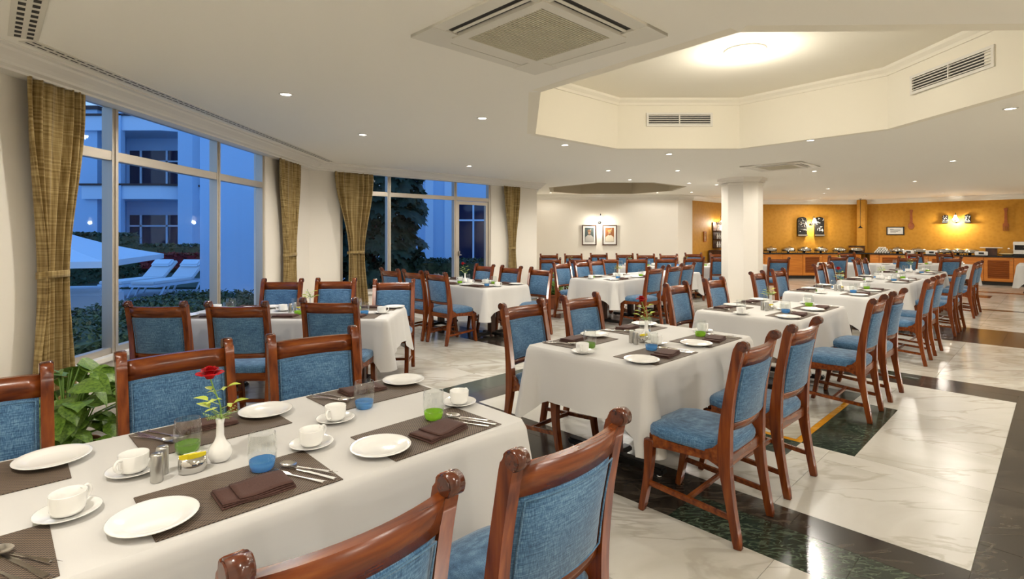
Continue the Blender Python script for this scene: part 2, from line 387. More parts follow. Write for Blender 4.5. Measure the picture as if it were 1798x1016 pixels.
# ---- floor: marble slabs laid in a pattern
RECTS = [ # u0,u1,v0,v1,material (later wins)
 (2.65, 7.22, -.23, 4.28, 'green'), (2.98, 6.95, 0.02, 3.96, 'dark'), (3.20, 6.68, .29, 3.72, 'marble_field'),
 (2.65, 2.98, 1.50, 4.28, 'dark'), (6.95, 7.22, -.23, 1.05, 'dark'), (2.65, 6.95, -.3, .29, 'dark'),
 (4.27, 5.67, 1.00, 3.00, 'green'), (3.95, 5.99, 1.34, 2.66, 'green'), (4.27, 5.67, 1.34, 2.66, 'amber'), (4.32, 5.62, 1.39, 2.61, 'marble'),
 (9.90, 11.45, -2.2, 4.3, 'dark'), (14.3, 14.55, -2, 4.5, 'dark'), (17.0, 17.7, 1.2, 2.6, 'dark'), (18.6, 18.9, -1.5, 5, 'dark'),
 (5.0, 5.6, 4.9, 8.6, 'dark'), (7.4, 9.6, 6.35, 6.75, 'dark'), (8.9, 9.3, 4.9, 6.35, 'dark'), (7.7, 8.9, 4.7, 5.0, 'green')]
floor_poly = [c01, c12, c23, c34, c45, c56, c67, c78, c89, c90]
mb = MB(); mb.prism(floor_poly, -.12, -.006, 'z'); FL = struct(mb.build('floor', M['grout']))
def cuts(vals, lo, hi, step):
    vals = sorted({round(x, 3) for x in vals if lo < x < hi} | {lo, hi}); out = [vals[0]]
    for a, b in zip(vals, vals[1:]):
        if b-a < 1e-3: continue
        k = max(1, round((b-a)/step))
        for i in range(1, k+1): out.append(a+(b-a)*i/k)
    return out
def inside(x, y, poly):
    r = False; n = len(poly)
    for i in range(n):
        x1, y1 = poly[i]; x2, y2 = poly[(i+1) % n]
        if (y1 > y) != (y2 > y) and x < (x2-x1)*(y-y1)/(y2-y1)+x1: r = not r
    return r
def lay(rects_, base_mat, u0, u1, v0, v1, step, sink):
    us = cuts([], u0, u1, step); vs2 = cuts([], v0, v1, step)
    for a, b in zip(us, us[1:]):
        for c, d in zip(vs2, vs2[1:]): sink.append((a, b, c, d, base_mat))
def split(cell, r):
    """subtract rect r from cell -> remaining cells"""
    a, b, c, d, m = cell; p, q, s, t = r[:4]
    if q <= a+1e-4 or p >= b-1e-4 or t <= c+1e-4 or s >= d-1e-4: return [cell]
    out = []
    if p > a: out.append((a, p, c, d, m))
    if q < b: out.append((q, b, c, d, m))
    a2, b2 = max(a, p), min(b, q)
    if s > c: out.append((a2, b2, c, s, m))
    if t < d: out.append((a2, b2, t, d, m))
    return out
cells = []
lay([], 'marble', -.75, 22.05, -3.5, 13.4, .90, cells)
for r in RECTS:
    nxt = []
    for cc in cells: nxt += split(cc, r)
    st = {'marble_field': .87, 'amber': 1.4, 'marble': .65}.get(r[4], .9)
    new = []; lay([], r[4], r[0], r[1], r[2], r[3], st, new); cells = nxt+new
bmu = MB(); bmu.box((0, 0, -.5), (1, 1, 1)); unit = {}
um = bmu.mesh('marble_tile', M['marble'])
def tile_mesh(k):
    if k not in unit:
        me = um.copy(); me.materials.clear(); me.materials.append(M[k]); unit[k] = me
    return unit[k]
far = {}
NAME = {'marble': 'marble_tile', 'marble_field': 'marble_tile', 'green': 'green_marble_tile', 'dark': 'black_marble_tile', 'amber': 'amber_marble_strip'}
SHR = .0012
tiles = []
for a, b, c, d, k in cells:
    if b-a < .012 or d-c < .012: continue
    x, y = G((a+b)/2, (c+d)/2)
    corners = [G(a+.01, c+.01), G(b-.01, c+.01), G(b-.01, d-.01), G(a+.01, d-.01)]
    if not inside(x, y, floor_poly) and not any(inside(p[0], p[1], floor_poly) for p in corners): continue
    if not all(inside(p[0], p[1], floor_poly) for p in corners): far.setdefault('e'+k, []).append((a, b, c, d)); continue
    vis = y > .9 and abs(x)/y < 1.0
    tiles.append((x*x+y*y if vis else 9999, a, b, c, d, k, x, y))
tiles.sort(); 
for i, (dd, a, b, c, d, k, x, y) in enumerate(tiles):
    if i < 290 and dd < 150:
        o = obj(NAME[k], tile_mesh(k), FL, (x, y, 0), A_U); o.scale = (b-a-2*SHR, d-c-2*SHR, .0058)
    else: far.setdefault(k, []).append((a, b, c, d))
def clip(poly, p0, p1):
    out = []
    def sd(p): return (p1[0]-p0[0])*(p[1]-p0[1])-(p1[1]-p0[1])*(p[0]-p0[0])
    for i in range(len(poly)):
        a, b = poly[i], poly[(i+1) % len(poly)]; sa, sb = sd(a), sd(b)
        if sa <= 0: out.append(a)
        if (sa < 0 < sb) or (sb < 0 < sa): t = sa/(sa-sb); out.append((a[0]+(b[0]-a[0])*t, a[1]+(b[1]-a[1])*t))
    return out
for key, L in far.items():
    mb = MB()
    for a, b, c, d in L:
        q = [G(a+SHR, c+SHR), G(b-SHR, c+SHR), G(b-SHR, d-SHR), G(a+SHR, d-SHR)]
        if key[0] == 'e':
            mx, my = G((a+b)/2, (c+d)/2)
            if my < 12.2: lines = [(c01, c12), (c12, c23), (c90, c01)]
            elif mx < 2.2 and my < 16.8: lines = [(c23, c34), (c34, c45)]
            elif my > 15: lines = [(c34, c45)] if mx < 5 else [(c56, c67), (c67, c78), (c78, c89)]
            else: lines = [(c78, c89)]
            if mx > 5.0 or my < 2: lines = lines+[(c89, c90)]
            for l in lines: q = clip(q, *l) if len(q) > 2 else q
        if len(q) > 2: mb.prism(q, -.0058, 0, 'z')
    k = key[1:] if key[0] == 'e' and key[1:] in M else key
    o = mb.build(NAME[k]+'_rows', M[k], FL); o['kind'] = 'stuff'

# ---- windows
def window(name, P, t0, t1, z0, z1, mulls, trans, door=None):
    """P(t, off) -> plan point; frame bars centred .08 outside the wall face"""
    root = struct(bpy.data.objects.new(name, None)); C.objects.link(root); p = P(t0); root.location = (p[0], p[1], 0); inv = Matrix.Translation((-p[0], -p[1], 0))
    def bar(nm, ta, tb, za, zb, dp=.07, off=-.06, m=M['frame'], par=root):
        mb = MB(); a = Vector(P(ta, off)); b = Vector(P(tb, off)); d = (b-a).normalized(); n = Vector((-d.y, d.x))*dp/2
        mb.prism([tuple(a+n), tuple(b+n), tuple(b-n), tuple(a-n)], za, zb, 'z', .004 if m is M['frame'] else 0, M=inv); return mb.build(nm, m, par)
    bar('frame_head', t0, t1, z1-.05, z1); bar('frame_sill', t0, t1 if not door else door[0], z0, z0+.06)
    xs = [t0]+[a for a in mulls]+[t1]
    for i, x in enumerate(xs):
        w_ = .028 if i in (0, len(xs)-1) else .036
        xx = x+w_ if i == 0 else (x-w_ if i == len(xs)-1 else x)
        bar('mullion', xx-w_, xx+w_, z0 if not (door and i == len(xs)-1) else 0.02, z1-.05, .09)
        if 0 < i < len(xs)-1: bar('mullion_bead', xx-.008, xx+.008, z0+.02, z1-.05, .11)
    for i in range(len(xs)-1):
        a = xs[i]+(.056 if i == 0 else .036); b = xs[i+1]-(.056 if i == len(xs)-2 else .036)
        bar('transom', a, b, trans-.04, trans+.04, .08)
        isd = door and i == len(xs)-2
        bar('pane', a, b, trans+.04, z1-.05, .006, -.06, M['pane'])
        if not isd: bar('pane', a, b, z0+.06, trans-.04, .006, -.06, M['pane'])
        else:
            D = struct(bpy.data.objects.new('door_1', None)); C.objects.link(D); q = P(a, -.06); D.location = (q[0], q[1], 0)
            inv2 = Matrix.Translation((-q[0], -q[1], 0))
            def db(nm, ta, tb, za, zb, dp=.06, m=M['frame']):
                mb = MB(); A_ = Vector(P(ta, -.06)); B_ = Vector(P(tb, -.06)); d = (B_-A_).normalized(); n = Vector((-d.y, d.x))*dp/2
                mb.prism([tuple(A_+n), tuple(B_+n), tuple(B_-n), tuple(A_-n)], za, zb, 'z', M=inv2); return mb.build(nm, m, D)
            db('door_stile', a+.01, a+.07, .02, trans-.05); db('door_stile', b-.07, b-.01, .02, trans-.05)
            db('door_rail', a+.07, b-.07, .02, .14); db('door_rail', a+.07, b-.07, trans-.12, trans-.05)
            db('pane', a+.07, b-.07, .14, trans-.12, .006, M['pane'])
            h = P(a+.045, 0.0); mb = MB(); mb.box((h[0]-q[0], h[1]-q[1], 1.12), (.03, .03, .10), A_U); h2 = P(a+.10, .02)
            mb.tube([(h[0]-q[0], h[1]-q[1], 1.10), (h2[0]-q[0], h2[1]-q[1], 1.085)], .009); mb.build('door_handle', M['steel'], D)
    # inner ledge
    mb = MB(); a = Vector(P(t0+.002, .05)); b = Vector(P((door[0] if door else t1)-.002, .05)); a2 = Vector(P(t0+.002, -.02)); b2 = Vector(P((door[0] if door else t1)-.002, -.02))
    mb.prism([tuple(a), tuple(b), tuple(b2), tuple(a2)], z0-.03, z0+.012, 'z', .004, M=inv); mb.build('window_ledge', M['white'], root)
    return root
window('window_1', lambda t, o=0: (W1X+o, t), WY0, WY1, SILL1, WT, [4.62, 6.25], 2.20)
window('window_2', w2, T0, T1_, TS, WT+.04, [1.54, 3.12], 2.27, door=(3.12,))

# ---- curtains
def curtain(P, cz, label, ztop=2.6, flip=1):
    """cz: list of (z, centre t, width)"""
    p = P(cz[0][1], .1); root = thing('curtain', label, 'curtain', (p[0], p[1], 0), 0, 'tied back window curtains')
    def at(z):
        for (za, ca, wa), (zb, cb, wb) in zip(cz, cz[1:]):
            if z <= za and z >= zb:
                k = (za-z)/(za-zb); k = k*k*(3-2*k); return ca+(cb-ca)*k, wa+(wb-wa)*k
        return cz[-1][1], cz[-1][2]
    NP = 6.5; wmax = max(c[2] for c in cz)
    def f(s, j):
        z = ztop+.004-(ztop)*j*1.0; z = max(z, .012); c, w_ = at(z); A_ = .030+.025*(1-w_/wmax)
        ph = 2*PI*NP*s+.9*math.sin(3.1*s+z); t = c+(s-.5)*w_+.02*math.sin(5*s+2*z)*(w_/wmax)
        q = P(t, .10+A_*math.sin(ph)*(.6+.4*math.sin(9*s+1))+ .004); return Vector((q[0]-p[0], q[1]-p[1], z))
    mb = MB(); mb.grid(f, 90, 40); o = mb.build('curtain_cloth', M['curtain'], root)
    so = o.modifiers.new('thickness', 'SOLIDIFY'); so.thickness = .003; so.offset = 0
    zt = cz[[c[2] for c in cz].index(min(c[2] for c in cz))]; mb = MB(); N = 28; ring = []
    def rp(a, dz):
        q = P(zt[1]+math.cos(a)*zt[2]*.53, .10+math.sin(a)*.062); return Vector((q[0]-p[0], q[1]-p[1], zt[0]+dz+.006*math.sin(a)))
    mb.grid(lambda i, j: rp(i*2*PI, (j-.5)*.05), N, 1); t = mb.build('tie_band', M['curtain'], root)
    so = t.modifiers.new('thickness', 'SOLIDIFY'); so.thickness = .006; so.offset = 1
    mb = MB(); q = P(zt[1], .02); q2 = P(zt[1], .055)
    return root
PW1 = lambda t, o=0: (W1X+o, t)
curtain(PW1, [(2.61, 3.90, .50), (1.24, 3.86, .22), (.0, 3.86, .46)], 'olive plaid curtain at far left, tied back beside the pool window')
curtain(PW1, [(2.61, 7.98, .78), (1.22, 7.98, .36), (.0, 7.98, .56)], 'narrow olive curtain on the right of the pool window', 2.6)
curtain(w2, [(2.61, .78, .74), (1.20, .80, .30), (.0, .84, .46)], 'wide olive curtain on the left of the leafy garden window')
curtain(w2, [(2.61, 4.66, .52), (1.20, 4.66, .18), (.0, 4.66, .40)], 'olive curtain right of the garden window beside the glass door')

# ---- ceiling equipment
def downlights():
    pix = [ (502,165,'downlight above the front table, largest and leftmost on the ceiling'), (637,236,'downlight in front of the pier between the two windows'),
     (847,207,'downlight left of the large ceiling recess, below the near air conditioner'), (992,254,'downlight just left of the far edge of the large recess'),
     (824,291,'downlight near the wall above the garden window'), (1175,270,'downlight right under the far straight edge of the large recess'),
     (1068,299,'left downlight of the pair over the middle dining area'), (1106,315,'dim downlight at the front rim of the far dark recess'),
     (1190,299,'right downlight of the pair over the middle dining area'), (1210,321,'downlight right of the far dark recess'),
     (1214,337,'small downlight above the cream pier by the bar wall'), (1258,324,'downlight beside the left of the column capital'),
     (1423,246,'downlight touching the right far edge of the large recess'), (1430,300,'downlight at the right corner of the far air conditioner'),
     (1454,331,'rear downlight of the close pair before the buffet wall'), (1447,339,'front downlight of the close pair before the buffet wall'),
     (1774,190,'bright downlight at the right margin of the ceiling'), (1673,282,'downlight below right of the recess, above the aisle'),
     (1606,318,'downlight above the last tables of the main row'), (1519,343,'downlight over the buffet corner pilaster'), (1597,349,'downlight above the wooden wall spoon'),
     (1655,338,'downlight over the middle of the right buffet'), (1757,342,'faint downlight above the wooden wall fork'),
     (967,341,'downlight at the left end of the far white wall'), (1154,340,'downlight by the right end of the far white wall'), (1440,352,'faint downlight at the buffet wall crown') ]
    L = []
    for px, py, lab in pix:
        Y = 942*(CEIL-1.534)/(410-py); L.append(((px-899)/942*Y, Y, lab))
    L = [(x*min(y, 15.5 if x < 5.2 else 18.0)/y, min(y, 15.5 if x < 5.2 else 18.0), l) for x, y, l in L]
    return L
mb = MB(); mb.lathe([(.040, -.002), (.044, -.008), (.056, -.006), (.058, .0), (.040, .0)], n=24); ringm = mb.mesh('trim_ring', M['white'])
mb = MB(); mb.lathe([(0, -.0035), (.041, -.0035), (.041, .0), (0, .0)], n=24); lensm = mb.mesh('lens', M['lamp'])
def downlight(x, y, label):
    k_ = 1.0 if y <= 15 else (.30 if x < 6 else .6)
    t = thing('ceiling_downlight', 'small round lit '+label, 'ceiling light', (x, y, CEIL), 0, 'recessed ceiling downlights')
    obj('trim_ring', ringm, t); obj('lens', lensm, t)
    spot('downlight_beam', (x, y, CEIL-.012), DOWN_W*k_)
for x, y, lab in downlights():
    if 0: pass
    downlight(x, y, lab)
for i, (x, y) in enumerate([(-1.4, .9), (.6, .3), (2.6, .6), (4.9, 2.2), (6.6, 3.6), (8.3, 5.4), (10.2, 7.5), (11.8, 9.6), (13.6, 11.8), (3.4, -.6), (6.4, 9.2)]):
    if i < 10: spot('unseen_fill_spot', (x, y, CEIL-.012), DOWN_W)  # added fill outside the view: bare spots without any fixture
# large round lamp in the recess
t = thing('recess_lamp', 'large round glowing lamp in the top of the octagonal recess', 'ceiling light', (2.38, 5.48, CEIL+.69))
mb = MB(); mb.lathe([(.175, -.004), (.185, -.018), (.20, -.014), (.205, 0), (.175, 0)], n=40); mb.build('trim_ring', M['white'], t)
mb = MB(); mb.lathe([(0, -.035), (.06, -.032), (.12, -.022), (.176, -.006), (.176, 0), (0, 0)], n=40); mb.build('lens', M['biglamp'], t)
point('recess_lamp_glow', (2.38, 5.48, CEIL+.50), 26, .16)
# cassette air conditioners
def cassette(name, cx, cy, s, label, rz, detail=True):
    t = thing(name, label, 'air conditioner', (cx, cy, CEIL), rz, 'ceiling cassette air conditioners')
    h = s/2
    mb = MB(); k1, k2 = .080*s, .180*s          # slot ring between k1 and k2 from the edge
    for a in range(4):
        R_ = Matrix.Rotation(a*PI/2, 4, 'Z')
        mb.box((0, h-k1/2, -.008), (s, k1, .016), M=R_); mb.box((0, h-k2-.02, -.010), (s-2*k2+(.01 if a % 2 else -.09), .05, .020), M=R_)
    for sx in (-1, 1):
        for sy in (-1, 1): mb.box((sx*(h-.105*s), sy*(h-.105*s), -.0095), (.21*s, .21*s, .019))
    mb.build('panel', M['acplastic'], t)
    mb = MB(); mb.box((0, 0, -.002), (s*.96, s*.96, .003)); mb.build('slot_void', M['slot'], t)
    for a in range(4):
        op = a in (1, 2); mb = MB()
        R_ = Matrix.Rotation(a*PI/2, 4, 'Z') @ Matrix.Translation((0, h-(k1+k2)/2, -.010)) @ Matrix.Rotation(math.radians(18 if op else -3), 4, 'X')
        mb.box((0, 0, 0), (s*.575, .018 if op else k2-k1-.008, .004), M=R_); mb.build('louvre_flap', M['acplastic'], t)
    g = s*.285
    mb = MB()
    for a in range(4): mb.box((0, g+.024, -.013), (2*g+(.114 if a % 2 else -.018), .066, .026), M=Matrix.Rotation(a*PI/2, 4, 'Z'))
    mb.build('grille_frame', M['acplastic'], t)
    mb = MB(); n = 34
    for i in range(n): mb.box((0, -g+.008+(2*g-.016)*i/(n-1), -.018), (2*g, .0095, .010))
    for i in range(1, 5): mb.box((-g+2*g*i/5, 0, -.013), (.005, 2*g, .006))
    mb.build('grille_slats', M['acgrille'], t)
    mb = MB(); mb.box((0, 0, -.006), (2*g, 2*g, .006)); mb.build('filter', mat('filter_grey', (.10, .095, .065), .8), t)
    return t
P1 = Vector((-.63, 3.20)); 
cassette('cassette_air_conditioner', .16, 3.19, 1.08, 'big square cassette air conditioner above, nearest the camera', A_U)
cassette('cassette_air_conditioner', 4.72, 9.45, 1.00, 'smaller looking cassette air conditioner seen before the column', A_U)
# wall grilles in the recess
def vent(x, y, z, rz, label, wd=.86, h=.13):
    t = thing('air_vent', label, 'air vent', (x, y, z), rz, 'recess air vents')
    mb = MB()
    for dz in (-1, 1): mb.box((0, .012, dz*(h/2+.014)), (wd+.06, .024, .028))
    for dx in (-1, 0, 1): mb.box((dx*(wd/2+.014), .012, 0), (.028 if dx else .014, .024, h))
    mb.build('vent_frame', M['white'], t)
    mb = MB(); mb.box((0, .003, 0), (wd, .006, h)); mb.build('vent_void', M['slot'], t)
    for i in range(5):
        mb = MB(); mb.box((0, .014, -h/2+h*(i+.5)/5), (wd, .016, .009), M=None); mb.build('slat', M['white'], t)
vent(2.33, 7.478, 3.12, PI, 'slotted air vent on the far straight wall of the ceiling recess')
ax, ay = 4.262, 6.08; bx, by = 4.24, 4.36
vent(4.247, 5.2, 3.10, PI/2+.0116, 'slotted air vent on the right side wall of the ceiling recess', .92, .14)
# line diffuser
t = thing('line_diffuser', 'long slotted air diffuser in the ceiling following the window walls', 'air vent', (0, 0, CEIL))
def diffstrip(p0, p1, wd):
    a, b = Vector(p0), Vector(p1); d = (b-a); L_ = d.length; rz = math.atan2(d.y, d.x); c = (a+b)/2
    mb = MB(); mb.box((c.x, c.y, -.003), (L_, wd, .006), rz); mb.build('diffuser_plate', M['acplastic'], t)
    n = int(L_/.085); mb = MB()
    for i in range(n):
        q = a+d*((i+.5)/n); nrm = Vector((-d.y, d.x)).normalized()
        for s in (-1, 1): mb.box((q.x+nrm.x*s*wd*.2, q.y+nrm.y*s*wd*.2, -.0065), (.062 if wd < .12 else .045, wd*(.10 if wd < .12 else .22), .002), rz)
    mb.build('slots', M['slot'], t)['kind'] = 'stuff'
k = .42
diffstrip((W1X+k, 3.30), (W1X+k, 8.83), .11); diffstrip((W1X+k+.02, 3.25), (W1X+k+.02+.698*1.6, 3.25-.716*1.6), .14)

# ================================================================== OUTSIDE
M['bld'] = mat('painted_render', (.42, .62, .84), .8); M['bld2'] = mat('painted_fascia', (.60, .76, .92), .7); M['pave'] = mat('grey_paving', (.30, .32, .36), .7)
M['lawn'] = noisy('lawn', [(.3, (.02, .04, .03)), (.7, (.05, .08, .05))], (5, 5, 5), .9)
M['bldwin'] = mat('dark_window_glass', (.01, .02, .06), .05); M['coping'] = mat('dark_coping', (.05, .03, .03), .7)
M['hedge'] = noisy('hedge_leaf', [(.3, (.010, .030, .016)), (.7, (.05, .11, .045))], (14, 14, 14), .6)
M['dkleaf'] = noisy('monstera_leaf', [(.3, (.007, .022, .014)), (.7, (.032, .065, .042))], (6, 6, 6), .55, rnd=5, spec=.2)
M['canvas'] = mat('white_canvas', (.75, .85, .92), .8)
mb = MB(); mb.prism([(-40, -4), (W1X-.17, -4), (W1X-.17, 9.06), (.43, 13), (.43, 45), (-40, 45)], -.2, -.02, 'z'); struct(mb.build('terrace', M['pave']))
def hotel():
    t = thing('hotel_wing', 'pale three-storey hotel wing with balconies and dark windows beyond the pool', 'building', (-18, 27.5, 0))
    def W(nm, x0, x1, y0, y1, z0, z1, m=M['bld'], par=t):
        mb = MB(); mb.box(((x0+x1)/2+18, (y0+y1)/2-27.5, (z0+z1)/2), (x1-x0, y1-y0, z1-z0)); return mb.build(nm, m, par)
    W('wall', -34, -20.1, 26, 29, 0, 7.55); W('roof_edge', -34, -20.0, 25.9, 29, 7.55, 7.72, M['coping'])
    W('wall', -20.1, -12, 28, 29, 0, 8.4); W('column', -16.2, -15.5, 26.0, 28, 0, 8.2); W('column', -19.0, -18.75, 25.7, 26.0, 0, 8.2)
    for z0, z1 in ((6.5, 7.2), (3.2, 3.85)):
        mb = MB(); mb.prism([(-20.7+18, -1.7), (-16.9+18, -1.7), (-15.6+18, -.9), (-12+18, -.9), (-12+18, .5), (-20.7+18, .5)], z0, z1, 'z'); mb.build('balcony', M['bld2'], t)
        mb = MB(); mb.prism([(-20.8+18, -1.8), (-16.85+18, -1.8), (-15.5+18, -1), (-12+18, -1), (-12+18, .5), (-20.8+18, .5)], z1, z1+.09, 'z'); mb.build('coping', M['coping'], t)
    for z0, z1 in ((4.0, 5.85), (.55, 2.5)):
        f = W('window', -19.9, -17.3, 27.93, 28, z0, z1, M['bldwin'])
        for x in (-19.3, -17.95): W('mullion', x-.05, x+.05, 27.88, 27.93, z0, z1, M['bld2'], f)
        W('mullion', -19.9, -17.3, 27.88, 27.92, z1-.6, z1-.52, M['bld2'], f)
hotel()
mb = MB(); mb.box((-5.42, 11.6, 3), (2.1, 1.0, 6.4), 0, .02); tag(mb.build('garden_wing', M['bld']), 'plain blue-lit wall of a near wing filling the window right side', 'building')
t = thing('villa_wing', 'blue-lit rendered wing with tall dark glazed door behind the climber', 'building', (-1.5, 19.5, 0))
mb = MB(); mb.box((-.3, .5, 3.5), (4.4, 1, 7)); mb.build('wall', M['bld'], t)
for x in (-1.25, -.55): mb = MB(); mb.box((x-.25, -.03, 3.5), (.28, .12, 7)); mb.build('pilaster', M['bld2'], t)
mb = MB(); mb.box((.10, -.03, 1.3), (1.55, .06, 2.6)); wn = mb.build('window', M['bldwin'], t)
for x in (-.64, .1, .85): mb = MB(); mb.box((x, -.08, 1.3), (.06, .05, 2.6)); mb.build('mullion', M['bld2'], wn)
mb = MB(); mb.box((.1, -.08, 2.02), (1.5, .04, .06)); mb.build('mullion', M['bld2'], wn)
def leafmass(mb, box0, box1, n, sz, seed, surf=True):
    rn = random.Random(seed)
    for i in range(n):
        p = Vector([rn.uniform(box0[k], box1[k]) for k in range(3)])
        if surf and rn.random() < .75:
            ax_ = rn.choice((0, 0, 1, 2, 2)); p[ax_] = (box0 if rn.random() < .5 and ax_ < 2 else box1)[ax_]+rn.uniform(-.04, .05)
        e = Euler((rn.uniform(-1, 1), rn.uniform(-1, 1), rn.uniform(0, 6.3))).to_matrix(); s = sz*rn.uniform(.6, 1.3)
        q = [p+e @ Vector(v)*s for v in ((-.5, 0, 0), (0, -.3, .08), (.6, 0, 0), (0, .3, .08))]
        mb._f([mb.bm.verts.new(x) for x in q])
def hedge(x0, x1, y0, y1, h, n, sz, label, seed, z0=0):
    mb = MB(); mb.box(((x0+x1)/2, (y0+y1)/2, (z0+h-.05)/2), (x1-x0-.08, y1-y0-.08, h-.05)); leafmass(mb, (x0, y0, z0+.02), (x1, y1, h), n, sz, seed)
    return tag(mb.build('hedge', M['hedge']), label, 'hedge', None, 'stuff')
hedge(-5.3, -3.75, 2.2, 8.6, .60, 16000, .06, 'low clipped green hedge directly outside the pool window', 1)
hedge(-22, -7.5, 21, 22.2, 1.05, 5000, .18, 'dark hedge row behind the sun loungers', 2)
hedge(-4.2, 0.2, 14.6, 15.5, .78, 5000, .10, 'dark low hedge below the climber outside the garden window', 3)
hedge(-13.4, -12.6, 13.8, 18.2, 1.5, 3000, .14, 'dark leafy shrub between white canopy and sun loungers', 4)
mb = MB(); mb.box((0, 0, .01), (12, 6, .06)); tag(mb.build('lawn', M['lawn'], None, (-14, 18, 0)), 'dark lawn behind the pool terrace', 'lawn', None, 'stuff')
M['red'] = noisy('red_flower_mass', [(.3, (.10, .005, .01)), (.7, (.30, .02, .03))], (6, 6, 6), .8)
mb = MB(); mb.box((-13.2, 20.6, .45), (3.2, .3, .5)); leafmass(mb, (-14.8, 20.4, .2), (-11.6, 20.8, .75), 900, .14, 5); tag(mb.build('flower_bed', M['red']), 'bed of dark red flowers right behind the sun loungers', 'flowers', 'red flower beds', 'stuff')
mb = MB(); mb.box((-15.3, 18.6, .35), (1.5, .3, .7)); leafmass(mb, (-16.1, 18.4, 0), (-14.5, 18.8, .8), 600, .14, 6); tag(mb.build('flower_bed', M['red']), 'dark red flower clump beneath the white canopy', 'flowers', 'red flower beds', 'stuff')
# white canopy (square parasol)
t = thing('garden_parasol', 'large white pyramid parasol standing on the terrace outside', 'parasol', (-8.6, 9.4, 0), .35)
def pyr():
    mb = MB(); a = 1.75; ap = Vector((0, 0, 1.80)); c4 = [Vector((sx*a, sy*a, 1.10)) for sx, sy in ((-1,-1),(1,-1),(1,1),(-1,1))]
    for i in range(4):
        A_, B_ = c4[i], c4[(i+1) % 4]
        mb.grid(lambda u, v: (A_*(1-u)+B_*u)*(1-v)+ap*v - Vector((0, 0, .16*math.sin(PI*v)*.5+.05*math.sin(PI*u)*(1-v))), 8, 8)
        mb.prism([(0, 0), (1, 0), (1, 1), (0, 1)], 0, .0001) if 0 else None
        v = [mb.bm.verts.new(x) for x in (A_, B_, B_-Vector((0, 0, .1)), A_-Vector((0, 0, .1)))]; mb._f(v)
    return mb
pyr().build('canopy', M['canvas'], t)
mb = MB(); mb.tube([(0, 0, -.02), (0, 0, 1.78)], .025); mb.build('pole', M['white'], t)
mb = MB(); mb.box((0, 0, .03), (.6, .6, .08), 0, .01); mb.build('base', M['pave'], t)
def lounger():
    t = thing('sun_lounger', '', 'sun lounger')
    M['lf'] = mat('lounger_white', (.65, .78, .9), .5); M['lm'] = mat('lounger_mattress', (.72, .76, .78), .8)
    mb = MB()
    for s in (-1, 1): mb.box((0, s*.31, .30), (1.95, .04, .06))
    for x in (-.96, .0, .96): mb.box((x, 0, .30), (.05, .62, .05))
    mb.build('frame', M['lf'], t)
    for x in (-.75, .55):
        for s in (-1, 1): mb = MB(); mb.tube([(x+.1, s*.31, .28), (x-.1, s*.31, -.015)], .028, 6); mb.build('leg', M['lf'], t)
    mb = MB(); mb.box((-.30, 0, .37), (1.36, .60, .08), 0, .02); mb.build('mattress', M['lm'], t)
    Mx = Matrix.Translation((.38, 0, .37)) @ Matrix.Rotation(-math.radians(38), 4, 'Y')
    mb = MB(); mb.box((.34, 0, 0), (.68, .60, .08), 0, .02, Mx); mb.build('backrest', M['lm'], t)
    mb = MB(); mb.box((.52, 0, .08), (.26, .54, .10), 0, .04, Mx); mb.build('pillow', M['canvas'], t)
    return t
LG = Proto(lounger())
LG.put((-8.60, 13.55, 0), 1.50, 'right-hand white sun lounger with raised back seen through the window', 'poolside sun loungers')
LG.put((-9.42, 13.65, 0), 1.50, 'left-hand white sun lounger partly behind the window mullion', 'poolside sun loungers')
mb = MB(); mb.box((0, 0, .19), (1.1, .9, .34), .2, .05); mb.box((0, 0, .40), (1.0, .8, .08), .2, .03)
tag(mb.build('daybed', M['canvas'], None, (-8.7, 10.9, 0)), 'low white padded daybed on the paving beside the clipped hedge', 'daybed')
# climbing monstera on a trunk
def monstera_leaf():
    mb = MB(); out = []; n = 22
    for i in range(n+1):
        t = -PI+2*PI*i/n; r = (1-.55*math.cos(t))*.30*(1.0 if i % 2 == 0 else .80) if abs(t) < 2.9 else .08
        r = .34*(.55+.45*math.cos(t*.5))*(1 if i % 2 else .70); out.append(Vector((r*math.cos(t)+.05, r*math.sin(t)*.95, -.25*r*r-.02*abs(math.sin(t)))))
    c = mb.bm.verts.new((0, 0, .02)); vs2 = [mb.bm.verts.new(p) for p in out[:-1]]
    for i in range(len(vs2)): mb._f([c, vs2[i], vs2[(i+1) % len(vs2)]], True)
    return mb.mesh('leaf', M['dkleaf'])
t = thing('climbing_monstera', 'tall dark column of climbing monstera leaves outside the garden window', 'climbing plant', (-3.62, 13.5, 0))
mb = MB(); mb.tube([(0, 0, -.02), (.1, 0, 2), (-.1, .1, 4.4)], [.16, .13, .09]); mb.build('trunk', M['darkwood'], t)
lm_ = monstera_leaf(); rn = random.Random(11)
for i in range(280):
    z = rn.uniform(.25, 4.3); a = rn.uniform(PI*.95, PI*2.05); rr = 1.10+.08*math.sin(z*3.1)+.07*math.sin(z*7)
    xx = 1.27*rr*math.cos(a)*rn.uniform(.80, 1.02); o = obj('leaf', lm_, t, (xx, .55*math.sin(a)*rr, z)); s = rn.uniform(.45, 1.0); o.scale = (s, s, s)
    o.rotation_euler = (rn.uniform(-.4, .4), rn.uniform(.5, 1.3), a+rn.uniform(-.6, .6))
mb = MB()
for i in range(6500):
    z = rn.uniform(.0, 4.35); a = rn.uniform(0, 2*PI); rr = (1.05+.07*math.sin(z*3.1)+.05*math.sin(z*7))*rn.uniform(.6, 1)
    p = Vector((1.27*rr*math.cos(a), .5*rr*math.sin(a), z)); e = Euler((rn.uniform(-1, 1), rn.uniform(-1, 1), rn.uniform(0, 6.3))).to_matrix(); s = rn.uniform(.12, .3)
    mb._f([mb.bm.verts.new(p+e @ Vector(v)*s) for v in ((-.5, 0, 0), (0, -.35, .1), (.6, 0, 0), (0, .35, .1))])
